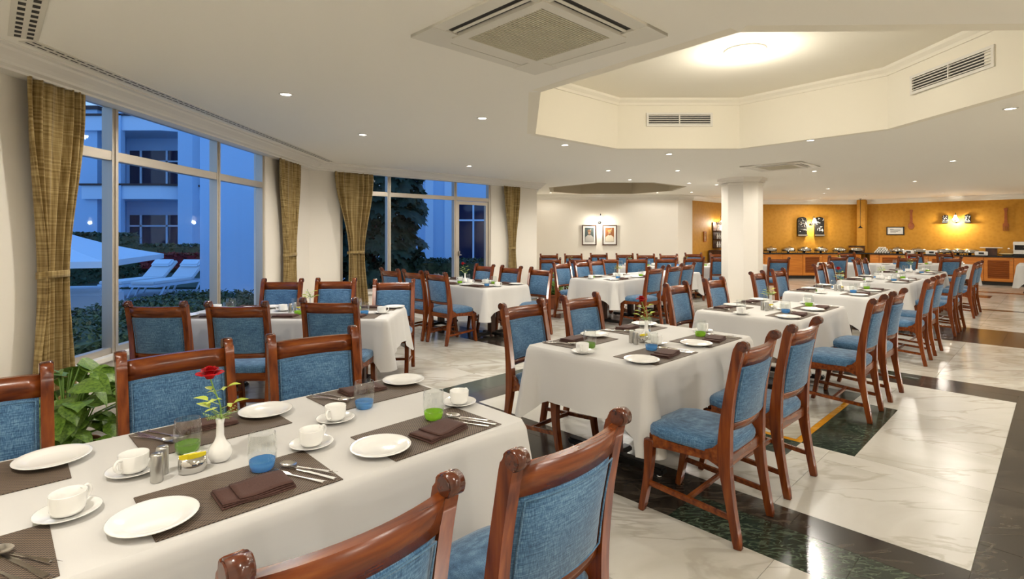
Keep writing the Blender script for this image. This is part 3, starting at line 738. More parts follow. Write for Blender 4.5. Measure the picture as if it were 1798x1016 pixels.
mb.build('foliage', M['dkleaf'], t)['kind'] = 'stuff'

# ================================================================== CHAIR
def smooth_curve(pts, n=6):
    out = []
    for i in range(len(pts)-1):
        p0 = pts[max(i-1, 0)]; p1 = pts[i]; p2 = pts[i+1]; p3 = pts[min(i+2, len(pts)-1)]
        for k in range(n):
            t = k/n; out.append(tuple(.5*((2*p1[j])+(-p0[j]+p2[j])*t+(2*p0[j]-5*p1[j]+4*p2[j]-p3[j])*t*t+(-p0[j]+3*p1[j]-3*p2[j]+p3[j])*t**3) for j in range(len(p1))))
    out.append(tuple(pts[-1])); return out
def ribbon(center):
    """center: list of (y,z,width) -> outline"""
    L, R_ = [], []
    for i, (y, z, w_) in enumerate(center):
        a = center[max(i-1, 0)]; b = center[min(i+1, len(center)-1)]; d = Vector((b[0]-a[0], b[1]-a[1])).normalized(); n = Vector((-d.y, d.x))*w_/2
        L.append((y+n.x, z+n.y)); R_.append((y-n.x, z-n.y))
    return L+R_[::-1]
BOW = .035
def back_y(z):   # centre line of the rear post at height z
    T = [(0, -.262), (.2, -.232), (.42, -.205), (.55, -.205), (.7, -.222), (.85, -.252), (.96, -.282)]
    for (a, ya), (b, yb) in zip(T, T[1:]):
        if z <= b: return ya+(yb-ya)*(z-a)/(b-a)
    return T[-1][1]
def bowed(mb, z0, z1, x0, x1, thick, off=0, n=10, crown_=0, rnd=0):
    """curved panel between posts: follows the lean and a backward bow"""
    Wd = x1-x0
    def pt(s, z, side):
        x = x0+Wd*s; y = back_y(z)-BOW*(1-(2*s-1)**2)*.9+off; pu = crown_*(1-(2*s-1)**4)
        return Vector((x, y+side*(thick/2+pu), z))
    zs = [z0, z0+(z1-z0)*.06, z0+(z1-z0)*.5, z0+(z1-z0)*.94, z1] if crown_ else [z0, z1]
    fr = []; bk = []
    for i in range(n+1):
        s = i/n; fr.append([]); bk.append([])
        for j, z in enumerate(zs):
            e = (j in (0, len(zs)-1)) or i in (0, n); sh = .55 if (rnd and e) else 1
            p = pt(s, z, 1); q = pt(s, z, -1); c = (p+q)/2
            fr[-1].append(mb.bm.verts.new(c+(p-c)*sh)); bk[-1].append(mb.bm.verts.new(c+(q-c)*sh))
    for i in range(n):
        for j in range(len(zs)-1):
            mb._f([fr[i][j], fr[i+1][j], fr[i+1][j+1], fr[i][j+1]], True); mb._f([bk[i][j+1], bk[i+1][j+1], bk[i+1][j], bk[i][j]], True)
        mb._f([fr[i][0], bk[i][0], bk[i+1][0], fr[i+1][0]]); mb._f([fr[i+1][-1], bk[i+1][-1], bk[i][-1], fr[i][-1]])
    for L in (0, n): mb._f([fr[L][j] for j in range(len(zs))]+[bk[L][j] for j in range(len(zs)-1, -1, -1)])
def make_chair():
    t = thing('dining_chair', '', 'chair')
    for s in (-1, 1):
        c = smooth_curve([(-.268, 0, .036), (-.232, .2, .040), (-.207, .36, .056), (-.202, .46, .064), (-.208, .58, .056), (-.226, .73, .047), (-.253, .88, .044), (-.272, .968, .046), (-.286, 1.003, .030)], 4)
        mb = MB(); mb.prism(ribbon(c), s*.218-.020, s*.218+.020, 'x', .005)
        p = mb.build('rear_post', M['wood'], t)
        mb = MB(); mb.prism([(-.292+.026*math.cos(a*PI/9), .988+.026*math.sin(a*PI/9)) for a in range(18)], s*.218-.0225, s*.218+.0225, 'x', .004)
        mb.build('scroll', M['end_grain'], p)
    for s in (-1, 1):
        c = smooth_curve([(.268, 0, .030), (.243, .12, .034), (.222, .26, .042), (.218, .405, .056)], 4)
        mb = MB(); mb.prism(ribbon(c), s*.212-.021, s*.212+.021, 'x', .005); mb.build('front_leg', M['wood'], t)
        # side rail, arched below and sweeping up into the post
        o = [(-.185, .365), (-.12, .395), (.0, .385), (.10, .380), (.195, .368), (.195, .435), (.05, .425), (-.08, .430), (-.14, .455), (-.178, .50)]
        mb = MB(); mb.prism(o, s*.214-.013, s*.214+.013, 'x', .003); mb.build('side_rail', M['wood_rail'], t)
        mb = MB(); mb.prism(ribbon([(-.222, .135, .026), (0, .15, .026), (.232, .165, .026)]), s*.213-.010, s*.213+.010, 'x', .003); mb.build('side_stretcher', M['wood_rail'], t)
    mb = MB(); mb.box((0, 0, .15), (.41, .022, .026), 0, .004); mb.build('cross_stretcher', M['wood_rail'], t)
    mb = MB(); mb.box((0, .222, .40), (.385, .026, .062), 0, .004); mb.build('front_rail', M['wood_rail'], t)
    mb = MB(); mb.box((0, -.205, .40), (.40, .024, .062), 0, .004); mb.build('back_rail', M['wood_rail'], t)
    # cushion
    def cush(u, v):
        a = 2*PI*u
        n_ = 5.0; ca, sa = math.cos(a), math.sin(a); rr = (abs(ca)**n_+abs(sa)**n_)**(-1/n_)
        hx, hy = .232, .236
        prof = [(0.93, .425), (.985, .432), (1.0, .450), (.992, .472), (.95, .487), (.75, .503), (.4, .511), (.0, .513)]
        k = v*(len(prof)-1); i = min(int(k), len(prof)-2); f = k-i; r = prof[i][0]*(1-f)+prof[i+1][0]*f; z = prof[i][1]*(1-f)+prof[i+1][1]*f
        y = hy*rr*sa*r; x = hx*rr*ca*r
        if y < -.12: x = max(-.196, min(.196, x))
        return Vector((x, y*1.0+.018, z-.006*max(0, y/hy)**2))
    mb = MB(); mb.grid(cush, 40, 14); bmesh.ops.remove_doubles(mb.bm, verts=mb.bm.verts[:], dist=.0005); mb.build('seat_cushion', M['blue'], t)
    mb = MB(); bowed(mb, .882, .967, -.200, .200, .028); mb.build('crest_rail', M['wood_rail'], t)
    mb = MB(); bowed(mb, .555, .592, -.200, .200, .026); mb.build('lower_rail', M['wood_rail'], t)
    mb = MB(); bowed(mb, .592, .882, -.194, .194, .034, 0, 12, .008, 1); pn = mb.build('back_panel', M['blue'], t)
    mb = MB()
    for side in (-1, 1):
        def pp(x, z): return Vector((x, back_y(z)-BOW*(1-(x/.197)**2)*.9+side*.0215, z))
        loop = [pp(-.183+.366*i/8, .603) for i in range(9)]+[pp(.183, .603+.268*i/4) for i in range(1, 5)]+[pp(.183-.366*i/8, .871) for i in range(1, 9)]+[pp(-.183, .871-.268*i/4) for i in range(1, 5)]
        mb.tube(loop, .0032, 5, False)
    mb.build('piping', M['piping'], pn)
    return t
CH = Proto(make_chair())
GRP = 'blue upholstered dining chairs'
def chair_top(x, y, face, label):
    """x,y = plan position under the scroll ends; face = direction the sitter looks"""
    CH.put((x+.285*math.cos(face), y+.285*math.sin(face), 0), face-PI/2, label, GRP)

# ================================================================== TABLES
def cloth_mesh(L, Wd, drop, seed, z=.760):
    """local x along length, y along width, centred; skirt with hanging corner folds"""
    rn = random.Random(seed); r = .028; mb = MB(); P = []
    hx, hy = L/2+.008, Wd/2+.008
    def side(a, b, nn):
        for i in range(nn): P.append((Vector(a)+(Vector(b)-Vector(a))*i/nn))
    # perimeter of rounded rect with outward normal
    per = []
    cor = [(hx-r, hy-r, 0), (-hx+r, hy-r, PI/2), (-hx+r, -hy+r, PI), (hx-r, -hy+r, 3*PI/2)]
    for k in range(4):
        cx_, cy_, a0 = cor[k]; 
        for i in range(7):
            a = a0+PI/2*i/6; per.append((Vector((cx_+r*math.cos(a), cy_+r*math.sin(a))), Vector((math.cos(a), math.sin(a))), (i/6-.5)*2, k))
        nx_, ny_, _ = cor[(k+1) % 4]; a = a0+PI/2; n = 22 if k % 2 == 0 else 14
        A_ = Vector((cx_+r*math.cos(a), cy_+r*math.sin(a))); B_ = Vector((nx_+r*math.cos(a), ny_+r*math.sin(a)))
        Ls = (B_-A_).length
        for i in range(1, n):
            f = i/n; dA, dB = f*Ls, (1-f)*Ls; per.append((A_+(B_-A_)*f, Vector((math.cos(a), math.sin(a))), ('e', dA, dB), k if dA < dB else (k+1) % 4))
    ph = [rn.uniform(0, 6) for _ in range(6)]
    rings = []; NV = 12
    for j in range(NV+1):
        f = j/NV; ring = []
        for idx, (p, n, c, k) in enumerate(per):
            if isinstance(c, tuple): dc = min(c[1], c[2]); cw = 0
            else: dc = 0; cw = 1
            kk = max(0, 1-dc/.20)                      # closeness to corner
            dr = drop*(1+.42*kk**1.6)
            d = dr*f
            if d < .014: zz = z-d*.4; ro = d
            else: zz = z-(d-.008); ro = .012
            wave = f**1.3*(.013*math.sin(idx*.55+ph[0])+.008*math.sin(idx*1.3+ph[1]))*(1-.4*kk)
            flare = f*.035
            fold = 0
            if not cw and dc < .16: fold = -.055*f*math.sin(PI*min(1, dc/.16))**2*(1.0)
            cout = kk**2*f*.050
            q = p+n*(ro+flare+wave+fold+cout)
            ring.append(mb.bm.verts.new((q.x, q.y, zz)))
        rings.append(ring)
    n = len(per)
    for A_, B_ in zip(rings, rings[1:]):
        for i in range(n): mb._f([A_[i], A_[(i+1) % n], B_[(i+1) % n], B_[i]], True)
    mb._f(rings[0])
    return mb
def make_table(x, y, rz, L, Wd, label, clabel, drop=.33, seed=0):
    t = thing('dining_table', label, 'table', (x, y, 0), rz, 'dining tables')
    mb = MB(); mb.box((0, 0, .737), (L-.01, Wd-.01, .034), 0, .004); mb.build('tabletop', M['darkwood'], t)
    for s in (-1, 1):
        mb = MB(); mb.box((s*(L/2-.34), 0, .38), (.09, .09, .68), 0, .006); mb.build('pedestal', M['darkwood'], t)
        mb = MB(); mb.box((s*(L/2-.34), 0, .045), (.07, Wd-.18, .045), 0, .01); mb.box((s*(L/2-.30), 0, .047), (.42, .07, .041), 0, .01)
        f = mb.build('foot', M['black'], t)
        mb = MB()
        for yy in (-1, 1): mb.lathe([(.0, 0), (.018, 0), (.016, .012), (.006, .016), (.006, .03), (0, .03)], (s*(L/2-.34), yy*(Wd/2-.13), 0), 10)
        mb.build('leveller', M['steel'], f)
    o = cloth_mesh(L, Wd, drop, seed).build('tablecloth', M['cloth'], None, (x, y, 0), rz)
    tag(o, clabel, 'tablecloth', 'white tablecloths')
    return t

# ================================================================== TABLEWARE prototypes
def one(name, mb, m, cat):
    t = tag(mb.build(name, m), '', cat); return Proto(t)
mb = MB(); mb.lathe([(0, 0), (.062, 0), (.066, .003), (.095, .012), (.106, .0155), (.1075, .0175), (.105, .0185), (.092, .0145), (.070, .0075), (.064, .0055), (0, .005)], n=40)
PLATE = one('dinner_plate', mb, M['china'], 'plate')
mb = MB(); mb.lathe([(0, 0), (.040, 0), (.044, .003), (.066, .011), (.076, .0145), (.077, .0165), (.074, .0165), (.060, .011), (.034, .006), (.030, .004), (0, .004)], n=32)
SAUCER = one('saucer', mb, M['china'], 'saucer')
def cup():
    t = thing('coffee_cup', '', 'cup')
    mb = MB(); mb.lathe([(0, 0), (.026, 0), (.028, .003), (.036, .006), (.0405, .016), (.042, .034), (.043, .058), (.0425, .0595), (.0405, .058), (.0395, .034), (.037, .016), (.030, .008), (0, .007)], n=32); mb.build('bowl', M['china'], t)
    mb = MB(); mb.tube(smooth_curve([(.040, 0, .050), (.056, 0, .054), (.066, 0, .044), (.063, 0, .028), (.050, 0, .018), (.039, 0, .018)], 4), [.0045]*21, 8); mb.build('handle', M['china'], t)
    return t
CUP = Proto(cup())
def tumbler(m):
    t = thing('tumbler', '', 'glass')
    mb = MB(); mb.lathe([(.030, 0.001), (.037, .006), (.043, .035), (.0455, .06), (.044, .09), (.0405, .118), (.0390, .1185), (.0382, .117), (.0415, .09), (.043, .06), (.0405, .034)], n=28); mb.build('glass_wall', M['glass'], t)
    mb = MB(); mb.lathe([(0, 0), (.030, 0), (.036, .005), (.0400, .033), (.038, .030), (.030, .022), (.015, .018), (0, .017)], n=28); mb.build('coloured_base', m, t)
    return t
TB, TG, TD = Proto(tumbler(M['wblue'])), Proto(tumbler(M['wgreen'])), Proto(tumbler(M['wdim']))
mb = MB(); mb.box((0, 0, .0015), (.50, .31, .003), 0, .001); MATP = one('placemat', mb, M['mat'], 'placemat')
mb = MB()
for i, (w_, d_, dx) in enumerate(((.205, .125, 0), (.200, .120, .002), (.197, .115, -.001), (.150, .112, .02))):
    def f(a, b, i=i, w_=w_, d_=d_, dx=dx): 
        x = (a-.5)*w_+dx; y = (b-.5)*d_+.003*math.sin(7*a+i); return Vector((x, y, .0035+i*.0048+.0015*math.sin(5*a+2*b+i)+.002*b))
    R1 = mb.grid(f, 10, 6); R2 = mb.grid(lambda a, b: f(a, b)-Vector((0, 0, .0042)), 10, 6, flip=True)
    for (r1, r2) in ((R1[0], R2[0]), (R1[-1], R2[-1]), ([r[0] for r in R1], [r[0] for r in R2]), ([r[-1] for r in R1], [r[-1] for r in R2])):
        for q in range(len(r1)-1): mb._f([r1[q], r1[q+1], r2[q+1], r2[q]], True)
NAPK = one('napkin', mb, M['napkin'], 'napkin')
def handle(mb, L0, L1, w0=.0035, w1=.008):
    pts = [(w0, L0), (w0*.9, (L0+L1)/2), (w1*.9, L1-.03), (w1, L1-.012), (w1*.55, L1), (-w1*.55, L1), (-w1, L1-.012), (-w1*.9, L1-.03), (-w0*.9, (L0+L1)/2), (-w0, L0)]
    mb.prism([(x, y) for x, y in pts], .0012, .0036, 'z', .0008)
def spoon():
    mb = MB()
    def f(u, v):
        a = 2*PI*u; r = v; return Vector((.0205*r*math.cos(a), .030+.030*r*math.sin(a), .0015+.0065*r*r))
    mb.grid(f, 20, 5); mb.grid(lambda u, v: f(u, v)+Vector((0, 0, .0016)), 20, 5)
    handle(mb, -.002, -.125); return mb
def fork():
    mb = MB(); mb.prism([(.0035, -.01), (.011, .012), (.0125, .03), (-.0125, .03), (-.011, .012), (-.0035, -.01)], .002, .004, 'z')
    for i in range(4):
        x = -.0105+.007*i; mb.tube([(x, .03, .003), (x, .05, .0042), (x*.95, .068, .007)], [.0019, .0017, .0008], 5)
    handle(mb, -.008, -.125); return mb
def knife():
    mb = MB(); mb.prism([(.006, 0), (.009, .03), (.0085, .08), (.003, .105), (-.004, .108), (-.006, .06), (-.006, 0)], .001, .0026, 'z'); handle(mb, .002, -.105, .006, .008); return mb
SPO, FOR, KNI = one('spoon', spoon(), M['silver'], 'spoon'), one('fork', fork(), M['silver'], 'fork'), one('knife', knife(), M['silver'], 'knife')
def petals(mb, c, R0):
    rn = random.Random(3)
    for ring, (n, r, h, op) in enumerate(((3, .18, .95, .05), (4, .42, 1.0, .16), (5, .70, .92, .34), (6, .98, .72, .62))):
        for k in range(n):
            a0 = 2*PI*k/n+ring*.7; wd = 2.4/n*1.25
            def f(u, v):
                a = a0+(u-.5)*wd*2; rad = R0*(r*(.35+.65*v)+op*v*v*.6*(1-.0*abs(u-.5))); z = R0*(h*1.35*math.sin(v*1.5)-.12*ring*v*v+(-.35*abs(u-.5)**2)*v)
                return Vector((c[0]+rad*math.cos(a), c[1]+rad*math.sin(a), c[2]+z-R0*.55))
            mb.grid(f, 6, 5)
def leaf_blade(mb, p, d, L_, wd, droop=.2):
    d = Vector(d).normalized(); s = d.cross(Vector((0, 0, 1))).normalized()
    if s.length < .1: s = Vector((1, 0, 0))
    nrm = s.cross(d)
    def f(u, v):
        w_ = wd*math.sin(PI*(u**.75))*(1-.15*u)+.0002; return Vector(p)+d*L_*u+s*w_*(v-.5)*2*.5-Vector((0, 0, 1))*droop*L_*u*u+nrm*abs(v-.5)*w_*.35
    mb.grid(f, 6, 4)
def vase(flower=True, seed=1):
    rn = random.Random(seed); t = thing('bud_vase', '', 'vase')
    mb = MB(); mb.lathe([(0, 0), (.020, 0), (.030, .004), (.037, .018), (.038, .032), (.032, .050), (.018, .068), (.0125, .085), (.0115, .125), (.0145, .143), (.0125, .143), (.009, .125), (.009, .09)], n=28); mb.build('vase_body', M['china'], t)
    return t
def flowers(seed, rose=True, hh=1.0):
    """rose stem with fern; separate thing held by the vase"""
    rn = random.Random(seed); t = thing('rose', '', 'flower')
    top = Vector((-.035, .0, .285*hh))
    st = smooth_curve([(0, 0, .05), (.004, 0, .13), (.0, .0, .19*hh), (-.020, 0, .24*hh), tuple(top)], 4)
    mb = MB(); mb.tube(st, .0024, 6); mb.build('stem', M['stem'], t)
    if rose:
        mb = MB(); petals(mb, (top.x, top.y, top.z+.012), .033); mb.build('bloom', M['rose'], t)
    mb = MB()
    for (z, a, L_) in ((.175, 0.4, .05), (.19, 3.2, .05), (.225, 2.6, .035), (.235, .2, .045), (.205, 5.2, .04), (.16, 2.9, .055)):
        base_ = Vector((0 if z < .2 else -.015, 0, z*hh)); d = Vector((math.cos(a), math.sin(a), .35)); e = base_+d*L_*.8
        mb.tube([base_, base_+d*L_*.5, e], .0010, 4); leaf_blade(mb, e, d, L_*1.05, L_*.75, .15)
        for sgn in (-1, 1): leaf_blade(mb, e-d*.3*L_, (d.x*.4-sgn*d.y, d.y*.4+sgn*d.x, .2), L_*.55, L_*.35, .2)
    mb.build('rose_leaves', M['yellowleaf'], t)
    mb = MB()
    for k in range(12):
        a = k*.6+rn.random(); L_ = rn.uniform(.035, .062); p = Vector((0, 0, .143)); d = Vector((math.cos(a), math.sin(a), rn.uniform(.2, .9))).normalized()
        mb.tube([p, p+d*L_*.6, p+d*L_-Vector((0, 0, .006))], .0007, 3)
        for q in range(5):
            pp = p+d*L_*(.35+.15*q)
            for sgn in (-1, 1): leaf_blade(mb, pp, (d.x*.6-sgn*d.y, d.y*.6+sgn*d.x, .2), .013, .0035, .2)
    mb.build('fern_sprig', M['leaf2'], t)
    return t
VASE = Proto(vase()); ROSE = Proto(flowers(2)); SPRIG = Proto(flowers(4, False, .8))
mb = MB(); mb.lathe([(0, 0), (.0165, 0), (.0175, .003), (.0175, .082), (.0160, .088), (0, .0885)], n=20); SHAK = one('salt_shaker', mb, M['brushed'], 'salt shaker')
def sugar():
    t = thing('sachet_holder', '', 'sachet holder')
    mb = MB(); mb.lathe([(0, 0), (.036, 0), (.040, .003), (.042, .02), (.041, .050), (.0395, .050), (.040, .02), (.036, .005), (0, .005)], n=28, sx=1, sy=.72); mb.build('pot', M['chrome'], t)
    for i, (x, r) in enumerate(((-.014, .1), (0, -.1), (.012, .25))):
        mb = MB(); mb.box((x, .0, .035), (.05, .0035, .05), 0, 0, Matrix.Rotation(r*.6, 4, 'X')); mb.build('sachet', M['yellow'] if i != 1 else M['paper'], t)
    return t
SUG = Proto(sugar())

# ================================================================== LAYOUT
def seat_set(T, s, side, who, tum, full=2, jit=0, lst=None):
    """T: (x,y,rz) of table centre; s = position along length of mat centre; side=-1 near/ +1 far in local y; who = phrase"""
    x0, y0, rz, L, Wd = T; rn = random.Random(hash((round(x0*100), round(s*100), side)) % 100000)
    f = 1 if side < 0 else -1
    def W(lx, ly):   # lx: sitter's right positive, ly: away from sitter from table edge
        X = s+f*lx; Y = side*Wd/2 + f*ly; c, n = math.cos(rz), math.sin(rz); return (x0+c*X-n*Y, y0+n*X+c*Y)
    a = rz if side < 0 else rz+PI
    Z = .7605
    def put(P_, lx, ly, z, da, lab, grp): q = W(lx, ly); P_.put((q[0], q[1], z), a+da, lab+' '+who, grp)
    if full >= 1: put(MATP, 0, .165, Z, rn.uniform(-.02, .02), 'woven brown placemat', 'woven placemats')
    put(PLATE, -.235 if side < 0 else -.215, .125, Z+.0036, 0, 'white dinner plate', 'white dinner plates')
    if full >= 1: put(NAPK, .02+rn.uniform(-.01, .01), .115, Z+.0036, rn.uniform(-.12, .2), 'folded brown napkin', 'folded brown napkins')
    if full >= 2:
        put(FOR, .135, .150, Z+.0036, .42, 'silver fork', 'forks'); put(SPO, .172, .185, Z+.0072, .50+rn.uniform(-.06, .06), 'silver spoon', 'spoons'); put(KNI, .185, .130, Z+.0036, .36, 'silver knife', 'knives')
    nm = {0: 'blue-based tumbler', 1: 'green-based tumbler', 2: 'dark green-based tumbler'}[tum]; Pt = (TB, TG, TD)[tum]
    put(Pt, .09 if side < 0 else .13, .255 if side < 0 else (.345 if Wd > .9 else .27), Z+.0036 if (full >= 1 and side < 0) else Z, 0, nm, 'tinted drinking tumblers')
    cx_, cy_ = (.29, .335) if side < 0 else (.30, .415 if Wd > .9 else .36)
    if full < 2 and Wd < .9: cx_, cy_ = .235, .335
    put(SAUCER, cx_, cy_, Z+.0012, 0, 'white saucer', 'white saucers'); put(CUP, cx_, cy_, Z+.0055, .5+rn.uniform(-.3, .3), 'white coffee cup', 'white coffee cups')
def T_from_corner(u0, v0, L, Wd, ang=None):
    x, y = G(u0+L/2, v0+Wd/2); return (x, y, A_U, L, Wd)
def centre(T, s, off, ph, rose=True, ex=True):
    x0, y0, rz, L, Wd = T; c, n = math.cos(rz), math.sin(rz)
    def W(lx, ly): return (x0+c*lx-n*ly, y0+n*lx+c*ly)
    q = W(s, off); VASE.put((q[0], q[1], .761), 0, 'white bud vase '+ph, 'white bud vases')
    (ROSE if rose else SPRIG).put((q[0], q[1], .761), .6*s, ('single red rose with fern ' if rose else 'green leafy sprig ')+ph, 'table flowers')
    if ex:
        q = W(s-.19, off-.035); SHAK.put((q[0], q[1], .761), 0, 'front steel salt shaker '+ph, 'steel salt and pepper shakers')
        q = W(s-.165, off+.018); SHAK.put((q[0], q[1], .761), 0, 'rear steel pepper shaker '+ph, 'steel salt and pepper shakers')
        q = W(s-.09, off-.03); SUG.put((q[0], q[1], .761), A_U-.1, 'oval chrome pot of yellow sachets '+ph, 'sachet holders')
WD = .94
# --- front table
TA = T_from_corner(-.47, 1.572, 2.06, WD); mat_s = lambda T, u0, um: um-(u0+T[3]/2)
make_table(TA[0], TA[1], A_U, TA[3], WD, 'long front table nearest the camera, set for six', 'white tablecloth on the long front table in the foreground', .36, 1)
U0 = -.47+1.03
names3 = ['leftmost seat', 'middle seat', 'right-end seat']
for i, u in enumerate((-.135, .55, 1.235)):
    seat_set(TA, u-U0, -1, 'at camera-side %s of the front table' % names3[i], [1, 0, 1][i])
for i, u in enumerate((-.06, .635, 1.325)):
    seat_set(TA, u-U0, 1, 'at window-side %s of the front table' % names3[i], [1, 2, 0][i])
centre(TA, .565-U0, -.035, 'on the front table')
CS, WS = 'camera side', 'window side'
chair_top(-.294, 1.026, A_V, 'cropped blue chair back at bottom centre, lowest in the picture')
chair_top(.165, 1.455, A_V, 'large blue chair back at bottom right of the front table')
chair_top(-2.05, 2.03, A_V+PI, 'cropped blue chair at the far left picture edge')
chair_top(-1.58, 2.53, A_V+PI, 'blue chair behind the rose on the front table')
chair_top(-1.08, 2.92, A_V+PI-.13, 'blue chair on window side of front table, at its right end')
# --- pool window table (parallel to the picture)
XA0, XA1 = -3.12, -1.15
TP = ((XA0+XA1)/2, 4.88+.41, 0, XA1-XA0, .84)
make_table(TP[0], TP[1], 0, TP[3], TP[4], 'long table beside the blue pool window', 'white tablecloth on the table beside the pool window', .33, 2)
for i, x in enumerate((-2.80, -2.13, -1.50)):
    seat_set(TP, x-TP[0], -1, 'at camera-side %s of the pool window table' % names3[i], [1, 1, 0][i], 1 if i else 1)
for i, x in enumerate((-2.72, -2.06, -1.44)):
    seat_set(TP, x-TP[0], 1, 'at far-side %s of the pool window table' % names3[i], [1, 0, 1][i], 1)
centre(TP, .15, 0, 'on the pool window table', False, True)
F, B = PI/2, -PI/2
chair_top(-2.77, 4.17, F, 'near-side chair left end of the pool window table, back to camera')
chair_top(-2.14, 4.17, F+.02, 'near-side middle chair of the pool window table, back to camera')
chair_top(-1.50, 4.40, F-.05, 'near-side right chair of the pool window table, seat visible at right')
chair_top(-2.68, 6.27, B, 'far-side chair of pool window table before the narrow curtain')
chair_top(-2.08, 6.35, B, 'far-side chair of pool window table before the plain pier')
chair_top(-1.36, 6.20, B+.06, 'far-side chair at right end of pool window table, legs visible')
# --- main row
ROW = [('second', 2.69, 1.647), ('third', 5.11, 1.63), ('fourth', 7.62, 1.65), ('fifth', 10.10, 1.66), ('sixth', 12.55, 1.66)]
near_off = {0: (.14, .84), 1: (.207, .985), 2: (.35, 1.10), 3: (.42, 1.10), 4: (.42, 1.10)}
far_off = {0: (.287, 1.007), 1: (.22, 1.12), 2: (.12, .91), 3: (.35, .93), 4: (.40, .95)}
for k, (nm, u0, v0) in enumerate(ROW):
    T = T_from_corner(u0, v0, 1.42, WD); ph = 'of the %s main-row table' % nm
    make_table(T[0], T[1], A_U, 1.42, WD, '%s table from the camera in the long main row' % nm, 'white tablecloth on the %s table of the main row' % nm, .33 if k else .34, 10+k)
    for i, s in enumerate((-.345, .345)):
        w_ = ('near', 'far')[i]; lvl = 2 if k < 3 else 1
        seat_set(T, s, -1, 'at aisle-side %s seat %s' % (w_, ph), (0, 1)[i], lvl)
        seat_set(T, s, 1, 'at window-side %s seat %s' % (w_, ph), (2, 0)[i], lvl)
    centre(T, .03 if k != 1 else -.05, 0, 'on the %s main-row table' % nm, k in (0, 2, 4), k < 3)
    for i, s in enumerate(near_off[k]):
        x, y = G(u0+s, v0-.56); chair_top(x, y, A_V+(.02, -.02)[i], 'aisle-side %s chair %s' % (('near', 'far')[i], ph))
    for i, s in enumerate(far_off[k]):
        x, y = G(u0+s, v0+1.29+.06*(k > 1)); chair_top(x, y, A_V+PI+(.03, -.02)[i], 'window-side %s chair %s' % (('near', 'far')[i], ph))
# --- garden window table (long side along v)
gx, gy = -.379, 7.54; gu = UX*gx+UY*gy; gv = -UY*gx+UX*gy
x, y = G(gu+.43, gv+.97); TG_ = (x, y, A_V+PI, 1.94, .86)
make_table(x, y, TG_[2], 1.94, .86, 'table by the garden window with three chairs each side', 'white tablecloth on the table by the garden window', .33, 21)
for i, d in enumerate((.34, .97, 1.58)):
    nmz = ('right-end seat', 'middle seat', 'left-end seat')[i]
    seat_set(TG_, .97-d, -1 if True else 1, 'at far-side %s of the garden window table' % nmz, (0, 1, 0)[i], 1)
    seat_set(TG_, .97-d, 1, 'at near-side %s of the garden window table' % nmz, (1, 0, 1)[i], 1)
centre(TG_, 0, 0, 'on the garden window table', True, False)
for i, (d, lab) in enumerate(((.40, 'near-side right chair of garden window table, shown whole in side view'), (.93, 'near-side middle chair of the garden window table'), (1.50, 'near-side left chair of garden window table, before the climber'))):
    x, y = G(gu-.56-.03*i, gv+d); chair_top(x, y, A_U+.02*i, lab)
for i, (d, lab) in enumerate(((-.01, 'far-side right chair of garden window table beside the potted plant'), (.66, 'far-side middle chair of garden window table before the wall'), (1.32, 'far-side left chair of garden window table before the glass door'))):
    x, y = G(gu+1.16, gv+d); chair_top(x, y, A_U+PI, lab)
# --- middle area tables
cx0, cy0 = 1.66, 8.73; cu = UX*cx0+UY*cy0; cv = -UY*cx0+UX*cy0
for nm, du, L_ in (('middle-room', 0, 1.50), ('rear middle-room', 1.74, 1.2)):
    T = T_from_corner(cu+du, cv, L_, .90); make_table(T[0], T[1], A_U, L_, .90, '%s table left of the column' % nm, 'white tablecloth on the %s table left of the column' % nm, .33, 30+int(du))
    if du == 0:
        for i, s in enumerate((-.36, .36)):
            w_ = ('near', 'far')[i]
            seat_set(T, s, -1, 'at right %s seat of the middle-room table' % w_, (0, 1)[i], 1); seat_set(T, s, 1, 'at left %s seat of the middle-room table' % w_, (1, 0)[i], 1)
        centre(T, .05, 0, 'on the middle-room table', False, False)
for i, (s, lab) in enumerate(((.46, 'right-side near chair of middle-room table, seat in side view'), (1.20, 'right-side second chair of the middle-room table'), (1.80, 'right-side third chair beyond the middle-room table'))):
    x, y = G(cu+s, cv-.50+.07*i); chair_top(x, y, A_V, lab)
for i, (s, lab) in enumerate(((.36, 'left-side near chair of middle-room table beside potted plant'), (1.05, 'left-side second chair of the middle-room table'), (1.63, 'left-side third chair of the middle-room tables'))):
    x, y = G(cu+s, cv+1.43+.08*i); chair_top(x, y, A_V+PI, lab)
# --- two rows parallel to the far wall
ORD = ['first', 'second', 'third', 'fourth', 'fifth', 'sixth', 'seventh', 'eighth']
for i, (x, y) in enumerate([(.84, 11.78), (1.48, 11.75), (2.12, 11.85), (2.77, 11.9), (3.44, 11.97), (4.16, 12.25), (4.86, 12.45)]):
    chair_top(x, y, F, '%s chair from the left in the row facing the white wall' % ORD[i])
chair_top(5.96, 11.97, F, 'chair seen from behind immediately right of the column')
for i, (x, y) in enumerate([(.97, 14.1), (1.61, 14.1), (2.36, 14.6), (3.02, 14.4), (3.50, 14.05), (4.10, 14.05), (5.0, 14.8), (5.05, 13.95)]):
    if i == 7: x, y = 5.62, 14.6
    chair_top(x, y, B, '%s chair from the left in the row against the white wall' % ORD[i])
FT = [(.72, 12.98, 1.40, 'first'), (2.16, 12.98, 1.40, 'second'), (3.6, 13.0, 1.3, 'third'), (4.96, 13.45, 1.44, 'fourth')]
